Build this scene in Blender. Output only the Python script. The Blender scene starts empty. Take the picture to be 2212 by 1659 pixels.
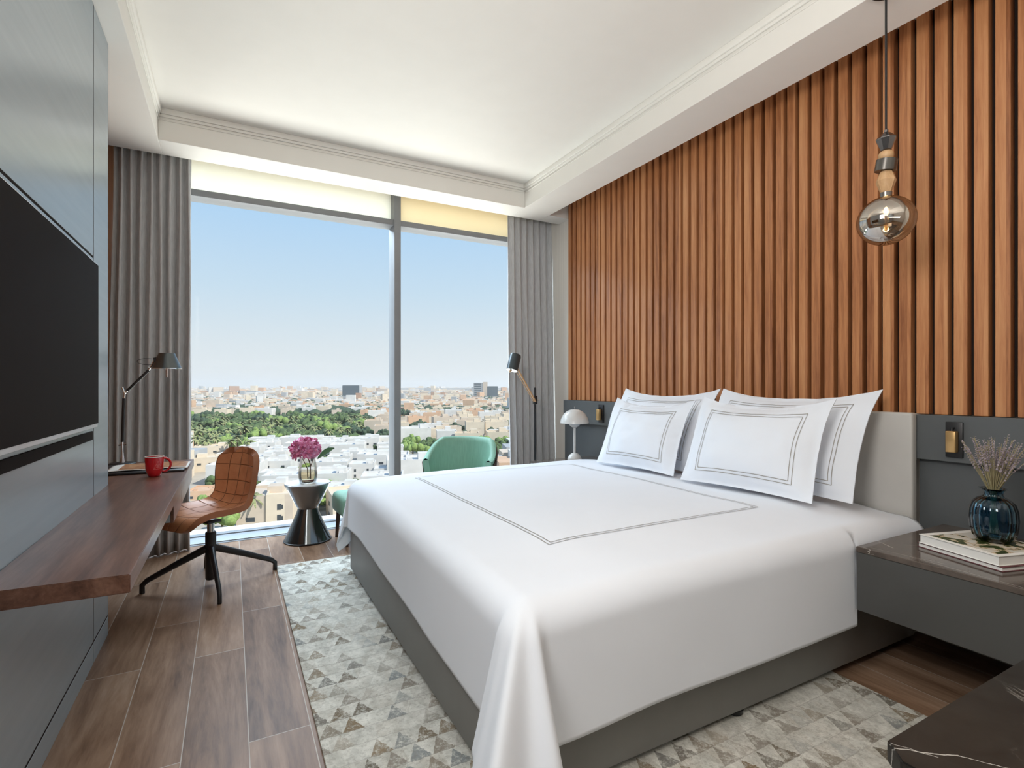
import bpy, bmesh, math, random
from mathutils import Vector, Matrix, noise
R = math.radians
PI = math.pi
C = bpy.context.scene.collection
sc = bpy.context.scene
random.seed(7)

# ------------------------------------------------------------------ camera
cam_d = bpy.data.cameras.new('camera')
cam = bpy.data.objects.new('camera', cam_d)
C.objects.link(cam)
cam_d.sensor_fit = 'HORIZONTAL'
cam_d.sensor_width = 36.0
cam_d.lens = 36.0 * 1126.0 / 2212.0
cam_d.shift_y = (835 - 829.5) / 2212.0
cam_d.clip_start = 0.05
cam_d.clip_end = 30000
cam.location = (0, 0, 1.25)
cam.rotation_euler = (R(90), 0, -R(28.2886))
sc.camera = cam

# ------------------------------------------------------------------ world sky
w = bpy.data.worlds.new('sky')
sc.world = w
w.use_nodes = True
nt = w.node_tree
nt.nodes.clear()
wo = nt.nodes.new('ShaderNodeOutputWorld')
bg = nt.nodes.new('ShaderNodeBackground')
tc = nt.nodes.new('ShaderNodeTexCoord')
sx = nt.nodes.new('ShaderNodeSeparateXYZ')
cr = nt.nodes.new('ShaderNodeValToRGB')
nt.links.new(tc.outputs['Generated'], sx.inputs[0])
nt.links.new(sx.outputs['Z'], cr.inputs[0])
nt.links.new(cr.outputs[0], bg.inputs[0])
nt.links.new(bg.outputs[0], wo.inputs[0])
els = cr.color_ramp.elements
els[0].position = 0.0
els[0].color = (0.84, 0.86, 0.87, 1)
els[1].position = 1.0
els[1].color = (0.22, 0.42, 0.80, 1)
for p_, c_ in ((0.07, (0.76, 0.82, 0.87, 1)), (0.17, (0.60, 0.755, 0.90, 1)), (0.33, (0.42, 0.66, 0.95, 1)), (0.5, (0.38, 0.60, 0.92, 1))):
    e = els.new(p_)
    e.color = c_
bg.inputs[1].default_value = 1.0

# ------------------------------------------------------------------ sun on the town, added fill lamps
def sun(name, energy, rot, angle, col):
    d = bpy.data.lights.new(name, 'SUN')
    d.energy = energy
    d.angle = R(angle)
    d.color = col
    o = bpy.data.objects.new(name, d)
    C.objects.link(o)
    o.rotation_euler = rot
    return o
def area(name, loc, rot, sx_, sy_, energy, col):
    d = bpy.data.lights.new(name, 'AREA')
    d.shape = 'RECTANGLE'
    d.size = sx_
    d.size_y = sy_
    d.energy = energy
    d.color = col
    o = bpy.data.objects.new(name, d)
    C.objects.link(o)
    o.location = loc
    o.rotation_euler = rot
    return o
sun('sun', 5.0, (R(46), 0, R(38)), 1.0, (1.0, 0.95, 0.87))
# lamp added outside, out of view, strengthening sky light through the tall window
area('daylight_fill', (-0.9, 7.2, 5.6), (R(-52), 0, 0), 7.5, 4.0, 1400, (0.74, 0.87, 1.0))
# second added lamp, unseen below the window, reinforcing the town's upward light
area('town_side_fill', (2.4, 9.0, -3.2), (R(180 + 25), 0, 0), 9.0, 5.0, 1050, (1.0, 0.985, 0.94))
# invented fill lamps out of view, added to brighten the room
area('overhead_fill', (1.3, -0.9, 2.9), (R(15), 0, 0), 3.0, 1.6, 5, (1.0, 0.93, 0.84))
area('upward_fill', (0.8, -1.2, 1.7), (R(172), 0, 0), 2.4, 0.9, 34, (1.0, 0.965, 0.925))
area('slat_wall_fill', (-0.52, 0.72, 2.25), (R(90), 0, R(-84)), 1.1, 0.9, 66, (1.0, 0.965, 0.925))  # added at the cabinet wall to light slats and headboard
sc.view_settings.view_transform = 'Standard'
sc.view_settings.look = 'None'
sc.view_settings.gamma = 1.0
sc.view_settings.exposure = 0.0
sc.view_settings.use_curve_mapping = False
sc.cycles.use_denoising = True
sc.cycles.max_bounces = 10
sc.cycles.volume_bounces = 2
sc.cycles.transparent_max_bounces = 12
sc.cycles.sample_clamp_indirect = 6.0
sc.cycles.caustics_reflective = False
sc.cycles.caustics_refractive = False

# ------------------------------------------------------------------ helpers
def link(o):
    C.objects.link(o)
    return o

def finish(me, mat, smooth=35):
    mats = mat if isinstance(mat, (list, tuple)) else [mat]
    for m in mats:
        me.materials.append(m)
    if smooth:
        for p in me.polygons:
            p.use_smooth = True
        me.set_sharp_from_angle(angle=R(smooth))
    me.update()

def obj(name, bm, mat, parent=None, smooth=35, label=None):
    me = bpy.data.meshes.new(name)
    if smooth:
        bmesh.ops.recalc_face_normals(bm, faces=bm.faces)
    bm.to_mesh(me)
    bm.free()
    finish(me, mat, smooth)
    o = link(bpy.data.objects.new(name, me))
    if parent:
        o.parent = parent
    if label:
        o['label'] = label
    return o

def tag(o, label, cat, group=None, kind=None):
    o['label'] = label
    o['category'] = cat
    if group:
        o['group'] = group
    if kind:
        o['kind'] = kind
    return o

def thing(name, label, cat, loc=(0, 0, 0), rz=0.0, group=None):
    o = link(bpy.data.objects.new(name, None))
    o.location = loc
    o.rotation_euler = (0, 0, rz)
    o.empty_display_size = 0.1
    return tag(o, label, cat, group)

def struct(name, bm, mat, smooth=35, label=None):
    o = obj(name, bm, mat, None, smooth)
    o['kind'] = 'structure'
    if label:
        o['label'] = label
    return o

def B():
    return bmesh.new()

def box(bm, x0, x1, y0, y1, z0, z1, bev=0.0, seg=2, mi=0, mat=None):
    vs = [bm.verts.new((x, y, z)) for x in (x0, x1) for y in (y0, y1) for z in (z0, z1)]
    fs = [(0, 1, 3, 2), (4, 6, 7, 5), (0, 4, 5, 1), (2, 3, 7, 6), (0, 2, 6, 4), (1, 5, 7, 3)]
    faces = [bm.faces.new([vs[i] for i in f]) for f in fs]
    for f in faces:
        f.material_index = mi
    if bev > 0:
        es = list({e for f in faces for e in f.edges})
        r = bmesh.ops.bevel(bm, geom=es, offset=bev, segments=seg, affect='EDGES', profile=0.5)
        vs = list({v for f in r['faces'] for v in f.verts} | {v for v in vs if v.is_valid})
    if mat is not None:
        for v in vs:
            if v.is_valid:
                v.co = mat @ v.co
    return bm

def lathe(bm, prof, n=32, c=(0, 0, 0), mat=None, rib=None, close=False):
    rings = []
    for (r, z) in prof:
        ring = []
        for k in range(n):
            a = 2 * PI * k / n
            rr = r * (1 + (rib(a) if rib else 0))
            p = Vector((rr * math.cos(a), rr * math.sin(a), z))
            if mat is not None:
                p = mat @ p
            ring.append(bm.verts.new(p + Vector(c)))
        rings.append(ring)
    for a, b in zip(rings, rings[1:]):
        for k in range(n):
            bm.faces.new((a[k], a[(k + 1) % n], b[(k + 1) % n], b[k]))
    if close:
        for k in range(n):
            a, b = rings[-1], rings[0]
            bm.faces.new((a[k], a[(k + 1) % n], b[(k + 1) % n], b[k]))
    else:
        bm.faces.new(rings[0][::-1])
        bm.faces.new(rings[-1])
    return bm

def tube(bm, pts, rad, n=10, flat=1.0):
    pts = [Vector(p) for p in pts]
    rads = rad if isinstance(rad, (list, tuple)) else [rad] * len(pts)
    rings = []
    up = None
    for i, p in enumerate(pts):
        if i == 0:
            t = pts[1] - p
        elif i == len(pts) - 1:
            t = p - pts[i - 1]
        else:
            t = (pts[i + 1] - p).normalized() + (p - pts[i - 1]).normalized()
        t.normalize()
        if up is None:
            up = Vector((0, 0, 1)) if abs(t.z) < 0.9 else Vector((1, 0, 0))
        s = t.cross(up)
        s.normalize()
        u = s.cross(t)
        u.normalize()
        up = u
        rings.append([bm.verts.new(p + s * math.cos(2 * PI * k / n) * rads[i] + u * math.sin(2 * PI * k / n) * rads[i] * flat) for k in range(n)])
    for a, b in zip(rings, rings[1:]):
        for k in range(n):
            bm.faces.new((a[k], a[(k + 1) % n], b[(k + 1) % n], b[k]))
    bm.faces.new(rings[0][::-1])
    bm.faces.new(rings[-1])
    return bm

def grid(bm, nu, nv, fn, uv=None, closed_u=False):
    V = [[bm.verts.new(fn(i / nu, j / nv)) for j in range(nv + 1)] for i in range(nu if closed_u else nu + 1)]
    m = len(V)
    lay = bm.loops.layers.uv.verify() if uv else None
    for i in range(nu):
        for j in range(nv):
            q = (V[i], V[(i + 1) % m])
            f = bm.faces.new((q[0][j], q[1][j], q[1][j + 1], q[0][j + 1]))
            if lay:
                for lp, (a, b) in zip(f.loops, ((i, j), (i + 1, j), (i + 1, j + 1), (i, j + 1))):
                    lp[lay].uv = uv(a / nu, b / nv)
    return V

def smoothstep(a, b, x):
    t = max(0.0, min(1.0, (x - a) / (b - a)))
    return t * t * (3 - 2 * t)

# ------------------------------------------------------------------ materials
def mat_new(name):
    m = bpy.data.materials.new(name)
    m.use_nodes = True
    n = m.node_tree
    b = n.nodes['Principled BSDF']
    return m, n, b

def N(n, t, **k):
    x = n.nodes.new(t)
    for a, v in k.items():
        setattr(x, a, v)
    return x

def mixc(n, fac, a, b, mode='MIX'):
    x = N(n, 'ShaderNodeMix', data_type='RGBA', blend_type=mode)
    for s, v in ((0, fac), (6, a), (7, b)):
        if hasattr(v, 'links'):
            n.links.new(v, x.inputs[s])
        elif s == 0:
            x.inputs[s].default_value = v
        else:
            x.inputs[s].default_value = tuple(v) + ((1,) if len(v) == 3 else ())
    return x.outputs[2]

def math_(n, op, a, b=None, c=None):
    x = N(n, 'ShaderNodeMath', operation=op)
    for i, v in enumerate((a, b, c)):
        if v is None:
            continue
        if hasattr(v, 'links'):
            n.links.new(v, x.inputs[i])
        else:
            x.inputs[i].default_value = v
    return x.outputs[0]

def coords(n, scale=(1, 1, 1), kind='Object'):
    t = N(n, 'ShaderNodeTexCoord')
    mp = N(n, 'ShaderNodeMapping')
    mp.inputs['Scale'].default_value = scale
    n.links.new(t.outputs[kind], mp.inputs[0])
    return mp.outputs[0]

def noise_(n, vec, scale, detail=3, rough=0.55, dist=0.0):
    x = N(n, 'ShaderNodeTexNoise')
    n.links.new(vec, x.inputs['Vector'])
    x.inputs['Scale'].default_value = scale
    x.inputs['Detail'].default_value = detail
    x.inputs['Roughness'].default_value = rough
    x.inputs['Distortion'].default_value = dist
    return x.outputs['Fac']

def ramp(n, fac, stops):
    x = N(n, 'ShaderNodeValToRGB')
    n.links.new(fac, x.inputs[0])
    e = x.color_ramp.elements
    while len(e) < len(stops):
        e.new(0.5)
    for el, (p, c) in zip(e, stops):
        el.position = p
        el.color = tuple(c) + (1,) if len(c) == 3 else c
    return x.outputs[0]

def bump(n, b, h, strength=0.3, dist=0.002):
    x = N(n, 'ShaderNodeBump')
    x.inputs['Strength'].default_value = strength
    x.inputs['Distance'].default_value = dist
    n.links.new(h, x.inputs['Height'])
    n.links.new(x.outputs[0], b.inputs['Normal'])

def pbr(name, col, rough=0.5, metal=0.0, var=0.06, vs=6.0, vscale=(1, 1, 1), bmp=0.0, bs=200.0, bd=0.001, **kw):
    m, n, b = mat_new(name)
    v = coords(n, vscale)
    f = noise_(n, v, vs)
    c1 = [max(0, c * (1 - var)) for c in col]
    c2 = [min(1, c * (1 + var)) for c in col]
    n.links.new(ramp(n, f, ((0.3, c1), (0.7, c2))), b.inputs['Base Color'])
    b.inputs['Roughness'].default_value = rough
    b.inputs['Metallic'].default_value = metal
    for k, val in kw.items():
        b.inputs[k.replace('_', ' ')].default_value = val
    if bmp:
        bump(n, b, noise_(n, v, bs, 2), bmp, bd)
    return m

def wood(name, dark, mid, light, axis='z', rough=0.42, cellsize=None, scale=1.0, coat=0.0):
    """grain along axis; cellsize=(axis index, pitch, offset) gives each strip its own tone"""
    m, n, b = mat_new(name)
    s = {'z': (22, 22, 1.3), 'y': (16, 1.1, 16), 'x': (1.1, 16, 16)}[axis]
    s = tuple(q * scale for q in s)
    t = N(n, 'ShaderNodeTexCoord')
    sep = N(n, 'ShaderNodeSeparateXYZ')
    n.links.new(t.outputs['Object'], sep.inputs[0])
    vec = t.outputs['Object']
    tone = None
    if cellsize:
        ax, pitch, off = cellsize
        cid = math_(n, 'FLOOR', math_(n, 'DIVIDE', math_(n, 'SUBTRACT', sep.outputs[ax], off), pitch))
        wn = N(n, 'ShaderNodeTexWhiteNoise', noise_dimensions='1D')
        n.links.new(cid, wn.inputs['W'])
        tone = wn.outputs['Value']
        cmb = N(n, 'ShaderNodeCombineXYZ')
        n.links.new(math_(n, 'MULTIPLY', wn.outputs['Value'], 37.0), cmb.inputs[2])
        n.links.new(math_(n, 'MULTIPLY', wn.outputs['Value'], 11.0), cmb.inputs[0])
        ad = N(n, 'ShaderNodeVectorMath', operation='ADD')
        n.links.new(t.outputs['Object'], ad.inputs[0])
        n.links.new(cmb.outputs[0], ad.inputs[1])
        vec = ad.outputs[0]
    mp = N(n, 'ShaderNodeMapping')
    mp.inputs['Scale'].default_value = s
    n.links.new(vec, mp.inputs[0])
    g1 = noise_(n, mp.outputs[0], 1.0, 5, 0.62, 0.6)
    g2 = noise_(n, mp.outputs[0], 7.0, 3, 0.6, 0.2)
    g = math_(n, 'ADD', math_(n, 'MULTIPLY', g1, 0.72), math_(n, 'MULTIPLY', g2, 0.28))
    if tone is not None:
        g = math_(n, 'ADD', g, math_(n, 'MULTIPLY', math_(n, 'SUBTRACT', tone, 0.5), 0.22))
    n.links.new(ramp(n, g, ((0.3, dark), (0.5, mid), (0.72, light))), b.inputs['Base Color'])
    b.inputs['Roughness'].default_value = rough
    b.inputs['Coat Weight'].default_value = coat
    b.inputs['Coat Roughness'].default_value = 0.25
    bump(n, b, g2, 0.12, 0.0008)
    return m

M = {}
M['ceil'] = pbr('ceiling_paint', (0.84, 0.82, 0.77), 0.8, var=0.01)
M['paint'] = pbr('wall_paint', (0.70, 0.68, 0.64), 0.8, var=0.02)
M['beige'] = pbr('beige_wallcovering', (0.80, 0.765, 0.71), 0.7, var=0.05, vs=3, vscale=(40, 40, 0.3), bmp=0.15, bs=6)
M['slat'] = wood('walnut_slats', (0.26, 0.092, 0.034), (0.48, 0.20, 0.08), (0.62, 0.305, 0.135), 'z', 0.38, cellsize=(1, 0.0768, 0.0))
M['slatback'] = pbr('dark_backing', (0.012, 0.005, 0.003), 0.9)
M['wallwood'] = wood('brown_wall_wood', (0.15, 0.055, 0.02), (0.25, 0.1, 0.04), (0.32, 0.14, 0.06), 'z', 0.45)
M['desk'] = wood('walnut_desk_top', (0.055, 0.025, 0.017), (0.15, 0.072, 0.049), (0.27, 0.15, 0.105), 'y', 0.3, coat=0.1)
M['lacquer'] = pbr('blue_grey_lacquer', (0.105, 0.118, 0.122), 0.22, var=0.02, Coat_Weight=0.3, Coat_Roughness=0.15)
M['cabinet'] = pbr('satin_grey_cabinet', (0.32, 0.38, 0.42), 0.27, var=0.03, vscale=(1, 0.3, 6))
M['panel'] = pbr('dark_grey_panel', (0.10, 0.109, 0.113), 0.42, var=0.03)
M['charcoal'] = pbr('charcoal_lacquer', (0.07, 0.07, 0.068), 0.32, var=0.03)
M['black'] = pbr('matt_black', (0.012, 0.012, 0.014), 0.4, var=0.02)
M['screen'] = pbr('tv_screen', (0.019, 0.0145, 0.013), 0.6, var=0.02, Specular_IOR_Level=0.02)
M['alu'] = pbr('aluminium', (0.26, 0.27, 0.285), 0.5, 0.0, var=0.03)
M['alulight'] = pbr('pale_aluminium', (0.72, 0.74, 0.77), 0.32, 0.25, var=0.03)
M['sill'] = pbr('sill_metal', (0.42, 0.45, 0.48), 0.35, 0.2, var=0.03)
M['aludark'] = pbr('grey_aluminium', (0.24, 0.25, 0.265), 0.45, 0.2, var=0.03)
M['chrome'] = pbr('chrome', (0.72, 0.72, 0.72), 0.15, 1.0, var=0.02)
M['brass'] = pbr('brushed_brass', (0.66, 0.43, 0.19), 0.35, 0.85, var=0.08)
M['leather_h'] = pbr('headboard_leather', (0.52, 0.505, 0.48), 0.5, var=0.03, bmp=0.1, bs=300)
M['bedgrey'] = pbr('grey_bed_base', (0.21, 0.205, 0.197), 0.55, var=0.04, bmp=0.15, bs=350)
M['linen'] = pbr('white_cotton', (0.80, 0.838, 0.905), 0.75, var=0.01, vs=3, Sheen_Weight=0.15)
M['stitch'] = pbr('taupe_stitch', (0.34, 0.32, 0.295), 0.7)
M['green'] = pbr('mint_upholstery', (0.22, 0.42, 0.32), 0.6, var=0.08, vs=30, vscale=(3, 3, 0.3), bmp=0.2, bs=250)
M['darkbrown'] = pbr('dark_brown_wood', (0.05, 0.028, 0.02), 0.4, var=0.1)
M['red'] = pbr('red_glaze', (0.55, 0.005, 0.012), 0.12, var=0.02, Coat_Weight=0.5)
M['pinkprint'] = pbr('pale_red_print', (0.72, 0.2, 0.2), 0.3)
M['white_ceramic'] = pbr('white_glaze', (0.82, 0.8, 0.77), 0.2, var=0.02)
M['paper'] = pbr('paper', (0.78, 0.76, 0.72), 0.7, var=0.02)
M['maroon'] = pbr('maroon_cover', (0.12, 0.03, 0.035), 0.5)
M['whitelacquer'] = pbr('white_lamp_lacquer', (0.68, 0.67, 0.65), 0.25, var=0.02)
M['lightwood'] = wood('ash_wood', (0.42, 0.24, 0.11), (0.6, 0.37, 0.19), (0.72, 0.5, 0.3), 'z', 0.45)
M['stem'] = pbr('plant_stem', (0.10, 0.055, 0.035), 0.6)
M['leaf'] = pbr('flower_leaf', (0.07, 0.13, 0.045), 0.45, var=0.2)
M['fringe_stalk'] = pbr('dried_stalk', (0.33, 0.28, 0.15), 0.8, var=0.2, vs=30)
M['lavender'] = pbr('dried_lavender', (0.36, 0.30, 0.33), 0.85, var=0.35, vs=60)
M['caster'] = M['black']

def curtain_mat():
    m, n, b = mat_new('grey_curtain_fabric')
    v = coords(n, (1, 1, 1))
    f = noise_(n, coords(n, (120, 120, 14)), 1.0, 3)
    n.links.new(ramp(n, f, ((0.3, (0.44, 0.445, 0.455)), (0.7, (0.56, 0.565, 0.575)))), b.inputs['Base Color'])
    b.inputs['Roughness'].default_value = 0.85
    b.inputs['Sheen Weight'].default_value = 0.2
    bump(n, b, f, 0.2, 0.001)
    return m
M['curtain'] = curtain_mat()

def leather_mat():
    m, n, b = mat_new('tan_quilted_leather')
    t = N(n, 'ShaderNodeTexCoord')
    sep = N(n, 'ShaderNodeSeparateXYZ')
    n.links.new(t.outputs['UV'], sep.inputs[0])
    gs = []
    for o_, k in ((0, 4.0), (1, 9.0)):
        fr = math_(n, 'FRACT', math_(n, 'MULTIPLY', sep.outputs[o_], k))
        d = math_(n, 'ABSOLUTE', math_(n, 'SUBTRACT', fr, 0.5))
        gs.append(math_(n, 'SMOOTH_MIN', math_(n, 'MULTIPLY', math_(n, 'SUBTRACT', 0.5, d), 24.0), 1.0, 0.4))
    h = math_(n, 'MINIMUM', gs[0], gs[1])
    v = coords(n)
    f = noise_(n, v, 14, 4)
    base = ramp(n, f, ((0.3, (0.55, 0.225, 0.105)), (0.7, (0.68, 0.31, 0.155))))
    n.links.new(mixc(n, h, (0.30, 0.115, 0.052), base), b.inputs['Base Color'])
    b.inputs['Roughness'].default_value = 0.38
    hh = math_(n, 'ADD', h, math_(n, 'MULTIPLY', noise_(n, v, 160, 2), 0.12))
    bump(n, b, hh, 0.9, 0.006)
    return m
M['tan'] = leather_mat()
M['tanplain'] = pbr('tan_leather', (0.34, 0.125, 0.052), 0.4, var=0.12, vs=12, bmp=0.15, bs=160)

def floor_mat():
    m, n, b = mat_new('wood_look_floor_tiles')
    t = N(n, 'ShaderNodeTexCoord')
    sep = N(n, 'ShaderNodeSeparateXYZ')
    n.links.new(t.outputs['Object'], sep.inputs[0])
    cmb = N(n, 'ShaderNodeCombineXYZ')
    n.links.new(math_(n, 'ADD', sep.outputs[1], 0.35), cmb.inputs[0])
    n.links.new(math_(n, 'ADD', sep.outputs[0], 0.555 + 2.03), cmb.inputs[1])
    br = N(n, 'ShaderNodeTexBrick', offset=0.37, offset_frequency=2)
    n.links.new(cmb.outputs[0], br.inputs['Vector'])
    br.inputs['Color1'].default_value = (0, 0, 0, 1)
    br.inputs['Color2'].default_value = (1, 1, 1, 1)
    br.inputs['Mortar'].default_value = (0.5, 0.5, 0.5, 1)
    br.inputs['Scale'].default_value = 1.0
    br.inputs['Mortar Size'].default_value = 0.0018
    br.inputs['Mortar Smooth'].default_value = 0.1
    br.inputs['Bias'].default_value = 0.0
    br.inputs['Brick Width'].default_value = 1.2
    br.inputs['Row Height'].default_value = 0.203
    tone = br.outputs['Color']
    sh = N(n, 'ShaderNodeVectorMath', operation='MULTIPLY_ADD')
    n.links.new(tone, sh.inputs[0])
    sh.inputs[1].default_value = (7.0, 13.0, 5.0)
    n.links.new(t.outputs['Object'], sh.inputs[2])
    mp = N(n, 'ShaderNodeMapping')
    mp.inputs['Scale'].default_value = (9, 1.0, 1)
    n.links.new(sh.outputs[0], mp.inputs[0])
    g1 = noise_(n, mp.outputs[0], 1.0, 6, 0.62, 1.2)
    g2 = noise_(n, mp.outputs[0], 8.0, 3, 0.6, 0.4)
    cloud = noise_(n, sh.outputs[0], 2.2, 2)
    g = math_(n, 'ADD', math_(n, 'MULTIPLY', g1, 0.6), math_(n, 'MULTIPLY', g2, 0.2))
    g = math_(n, 'ADD', g, math_(n, 'MULTIPLY', cloud, 0.2))
    tn = N(n, 'ShaderNodeSeparateColor')
    n.links.new(tone, tn.inputs[0])
    g = math_(n, 'ADD', g, math_(n, 'MULTIPLY', math_(n, 'SUBTRACT', tn.outputs[0], 0.5), 0.12))
    col = ramp(n, g, ((0.30, (0.10, 0.052, 0.03)), (0.45, (0.23, 0.135, 0.083)), (0.58, (0.345, 0.22, 0.145)), (0.72, (0.45, 0.315, 0.225))))
    n.links.new(mixc(n, br.outputs['Fac'], col, (0.5, 0.44, 0.38)), b.inputs['Base Color'])
    b.inputs['Roughness'].default_value = 0.36
    b.inputs['Specular IOR Level'].default_value = 0.2
    bump(n, b, math_(n, 'ADD', math_(n, 'MULTIPLY', g2, 0.3), math_(n, 'MULTIPLY', br.outputs['Fac'], -1.0)), 0.3, 0.001)
    return m
M['floor'] = floor_mat()

def rug_mat():
    m, n, b = mat_new('distressed_triangle_rug')
    t = N(n, 'ShaderNodeTexCoord')
    sep = N(n, 'ShaderNodeSeparateXYZ')
    n.links.new(t.outputs['Object'], sep.inputs[0])
    wob = noise_(n, t.outputs['Object'], 55, 4, 0.7)
    v = math_(n, 'DIVIDE', math_(n, 'ADD', sep.outputs[1], math_(n, 'MULTIPLY', wob, 0.02)), 0.084)
    row = math_(n, 'FLOOR', v)
    fv = math_(n, 'FRACT', v)
    u = math_(n, 'ADD', math_(n, 'DIVIDE', math_(n, 'ADD', sep.outputs[0], math_(n, 'MULTIPLY', wob, 0.02)), 0.080), math_(n, 'MULTIPLY', row, 0.37))
    cu = math_(n, 'FLOOR', u)
    fu = math_(n, 'FRACT', u)
    tri = math_(n, 'SUBTRACT', 1.0, math_(n, 'ABSOLUTE', math_(n, 'SUBTRACT', math_(n, 'MULTIPLY', fu, 2.0), 1.0)))
    inside = math_(n, 'GREATER_THAN', tri, fv)
    cmb = N(n, 'ShaderNodeCombineXYZ')
    n.links.new(cu, cmb.inputs[0])
    n.links.new(row, cmb.inputs[1])
    n.links.new(inside, cmb.inputs[2])
    wn = N(n, 'ShaderNodeTexWhiteNoise', noise_dimensions='3D')
    n.links.new(cmb.outputs[0], wn.inputs['Vector'])
    rnd = wn.outputs['Value']
    amt = math_(n, 'MULTIPLY', ramp(n, rnd, ((0.15, (0, 0, 0)), (0.62, (1, 1, 1)))), math_(n, 'ADD', 0.25, math_(n, 'MULTIPLY', inside, 0.75)))
    fade = ramp(n, noise_(n, t.outputs['Object'], 42, 8, 0.85), ((0.40, (0.15, 0.15, 0.15)), (0.52, (1, 1, 1))))
    big = ramp(n, noise_(n, t.outputs['Object'], 2.6, 2), ((0.34, (0.6, 0.6, 0.6)), (0.46, (1, 1, 1))))
    amt = math_(n, 'MULTIPLY', math_(n, 'MULTIPLY', amt, fade), big)
    wn2 = N(n, 'ShaderNodeTexWhiteNoise', noise_dimensions='3D')
    sc_ = N(n, 'ShaderNodeVectorMath', operation='SCALE')
    n.links.new(cmb.outputs[0], sc_.inputs[0])
    sc_.inputs['Scale'].default_value = 1.7
    n.links.new(sc_.outputs[0], wn2.inputs['Vector'])
    dark = ramp(n, wn2.outputs['Value'], ((0.0, (0.10, 0.085, 0.062)), (0.35, (0.24, 0.165, 0.085)), (0.6, (0.29, 0.26, 0.22)), (0.85, (0.17, 0.14, 0.105)), (1.0, (0.23, 0.26, 0.27))))
    base = ramp(n, noise_(n, t.outputs['Object'], 14, 4, 0.7), ((0.35, (0.56, 0.56, 0.51)), (0.65, (0.78, 0.77, 0.71))))
    line = math_(n, 'LESS_THAN', fv, 0.055)
    col = mixc(n, math_(n, 'MULTIPLY', amt, 0.95), base, dark)
    spk = ramp(n, noise_(n, t.outputs['Object'], 60, 5, 0.8), ((0.51, (0, 0, 0)), (0.60, (1, 1, 1))))
    col = mixc(n, math_(n, 'MULTIPLY', math_(n, 'MULTIPLY', spk, big), 0.33), col, (0.2, 0.18, 0.14))
    col = mixc(n, math_(n, 'MULTIPLY', line, 0.35), col, (0.3, 0.28, 0.25))
    n.links.new(col, b.inputs['Base Color'])
    b.inputs['Roughness'].default_value = 0.9
    bump(n, b, math_(n, 'SUBTRACT', noise_(n, t.outputs['Object'], 120, 3), math_(n, 'MULTIPLY', line, 0.8)), 0.6, 0.004)
    return m
M['rug'] = rug_mat()

def marble(name, base, rough=0.12, lines=()):
    m, n, b = mat_new(name)
    v = coords(n)
    a = noise_(n, v, 1.6, 6, 0.6, 1.5)
    d = math_(n, 'ABSOLUTE', math_(n, 'SUBTRACT', a, 0.5))
    vein = ramp(n, d, ((0.0, (1, 1, 1)), (0.006, (0, 0, 0))))
    gate = ramp(n, noise_(n, v, 3.1, 2), ((0.5, (0, 0, 0)), (0.62, (1, 1, 1))))
    c = ramp(n, noise_(n, v, 9, 5, 0.65, 0.8), ((0.3, [q * 0.72 for q in base]), (0.7, [q * 1.35 for q in base])))
    col = mixc(n, math_(n, 'MULTIPLY', math_(n, 'MULTIPLY', vein, gate), 0.6), c, (0.62, 0.58, 0.52))
    t = N(n, 'ShaderNodeTexCoord')
    sep = N(n, 'ShaderNodeSeparateXYZ')
    n.links.new(t.outputs['Object'], sep.inputs[0])
    wob = math_(n, 'MULTIPLY', math_(n, 'SUBTRACT', noise_(n, t.outputs['Object'], 22, 4), 0.5), 0.02)
    for (x0, y0, x1, y1, wd) in lines:
        L = math.hypot(x1 - x0, y1 - y0)
        ux, uy = (x1 - x0) / L, (y1 - y0) / L
        dx, dy = math_(n, 'SUBTRACT', sep.outputs[0], x0), math_(n, 'SUBTRACT', sep.outputs[1], y0)
        al = math_(n, 'ADD', math_(n, 'MULTIPLY', dx, ux), math_(n, 'MULTIPLY', dy, uy))
        ac_ = math_(n, 'ABSOLUTE', math_(n, 'ADD', math_(n, 'ADD', math_(n, 'MULTIPLY', dx, -uy), math_(n, 'MULTIPLY', dy, ux)), wob))
        inl = math_(n, 'MULTIPLY', math_(n, 'GREATER_THAN', al, 0.0), math_(n, 'LESS_THAN', al, L))
        k = math_(n, 'MULTIPLY', math_(n, 'LESS_THAN', ac_, wd), inl)
        col = mixc(n, math_(n, 'MULTIPLY', k, 0.7), col, (0.6, 0.57, 0.52))
    n.links.new(col, b.inputs['Base Color'])
    b.inputs['Roughness'].default_value = rough
    b.inputs['Specular IOR Level'].default_value = 0.3
    return m
M['marble'] = marble('dark_brown_marble', (0.026, 0.0245, 0.022), 0.3, [(1.20, 0.585, 1.30, 0.50, 0.0016), (1.30, 0.50, 1.42, 0.33, 0.001), (1.55, 0.48, 1.75, 0.38, 0.0007), (1.22, 0.59, 1.26, 0.52, 0.0008)])
M['nsmarble'] = marble('brown_marble', (0.10, 0.08, 0.068), 0.1, [(2.45, 1.225, 2.41, 1.15, 0.0015), (2.33, 1.2, 2.36, 0.95, 0.0006), (2.34, 1.05, 2.31, 0.7, 0.0009), (2.8, 0.7, 2.4, 0.5, 0.001), (2.5, 1.15, 2.6, 1.05, 0.0007)])

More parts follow.
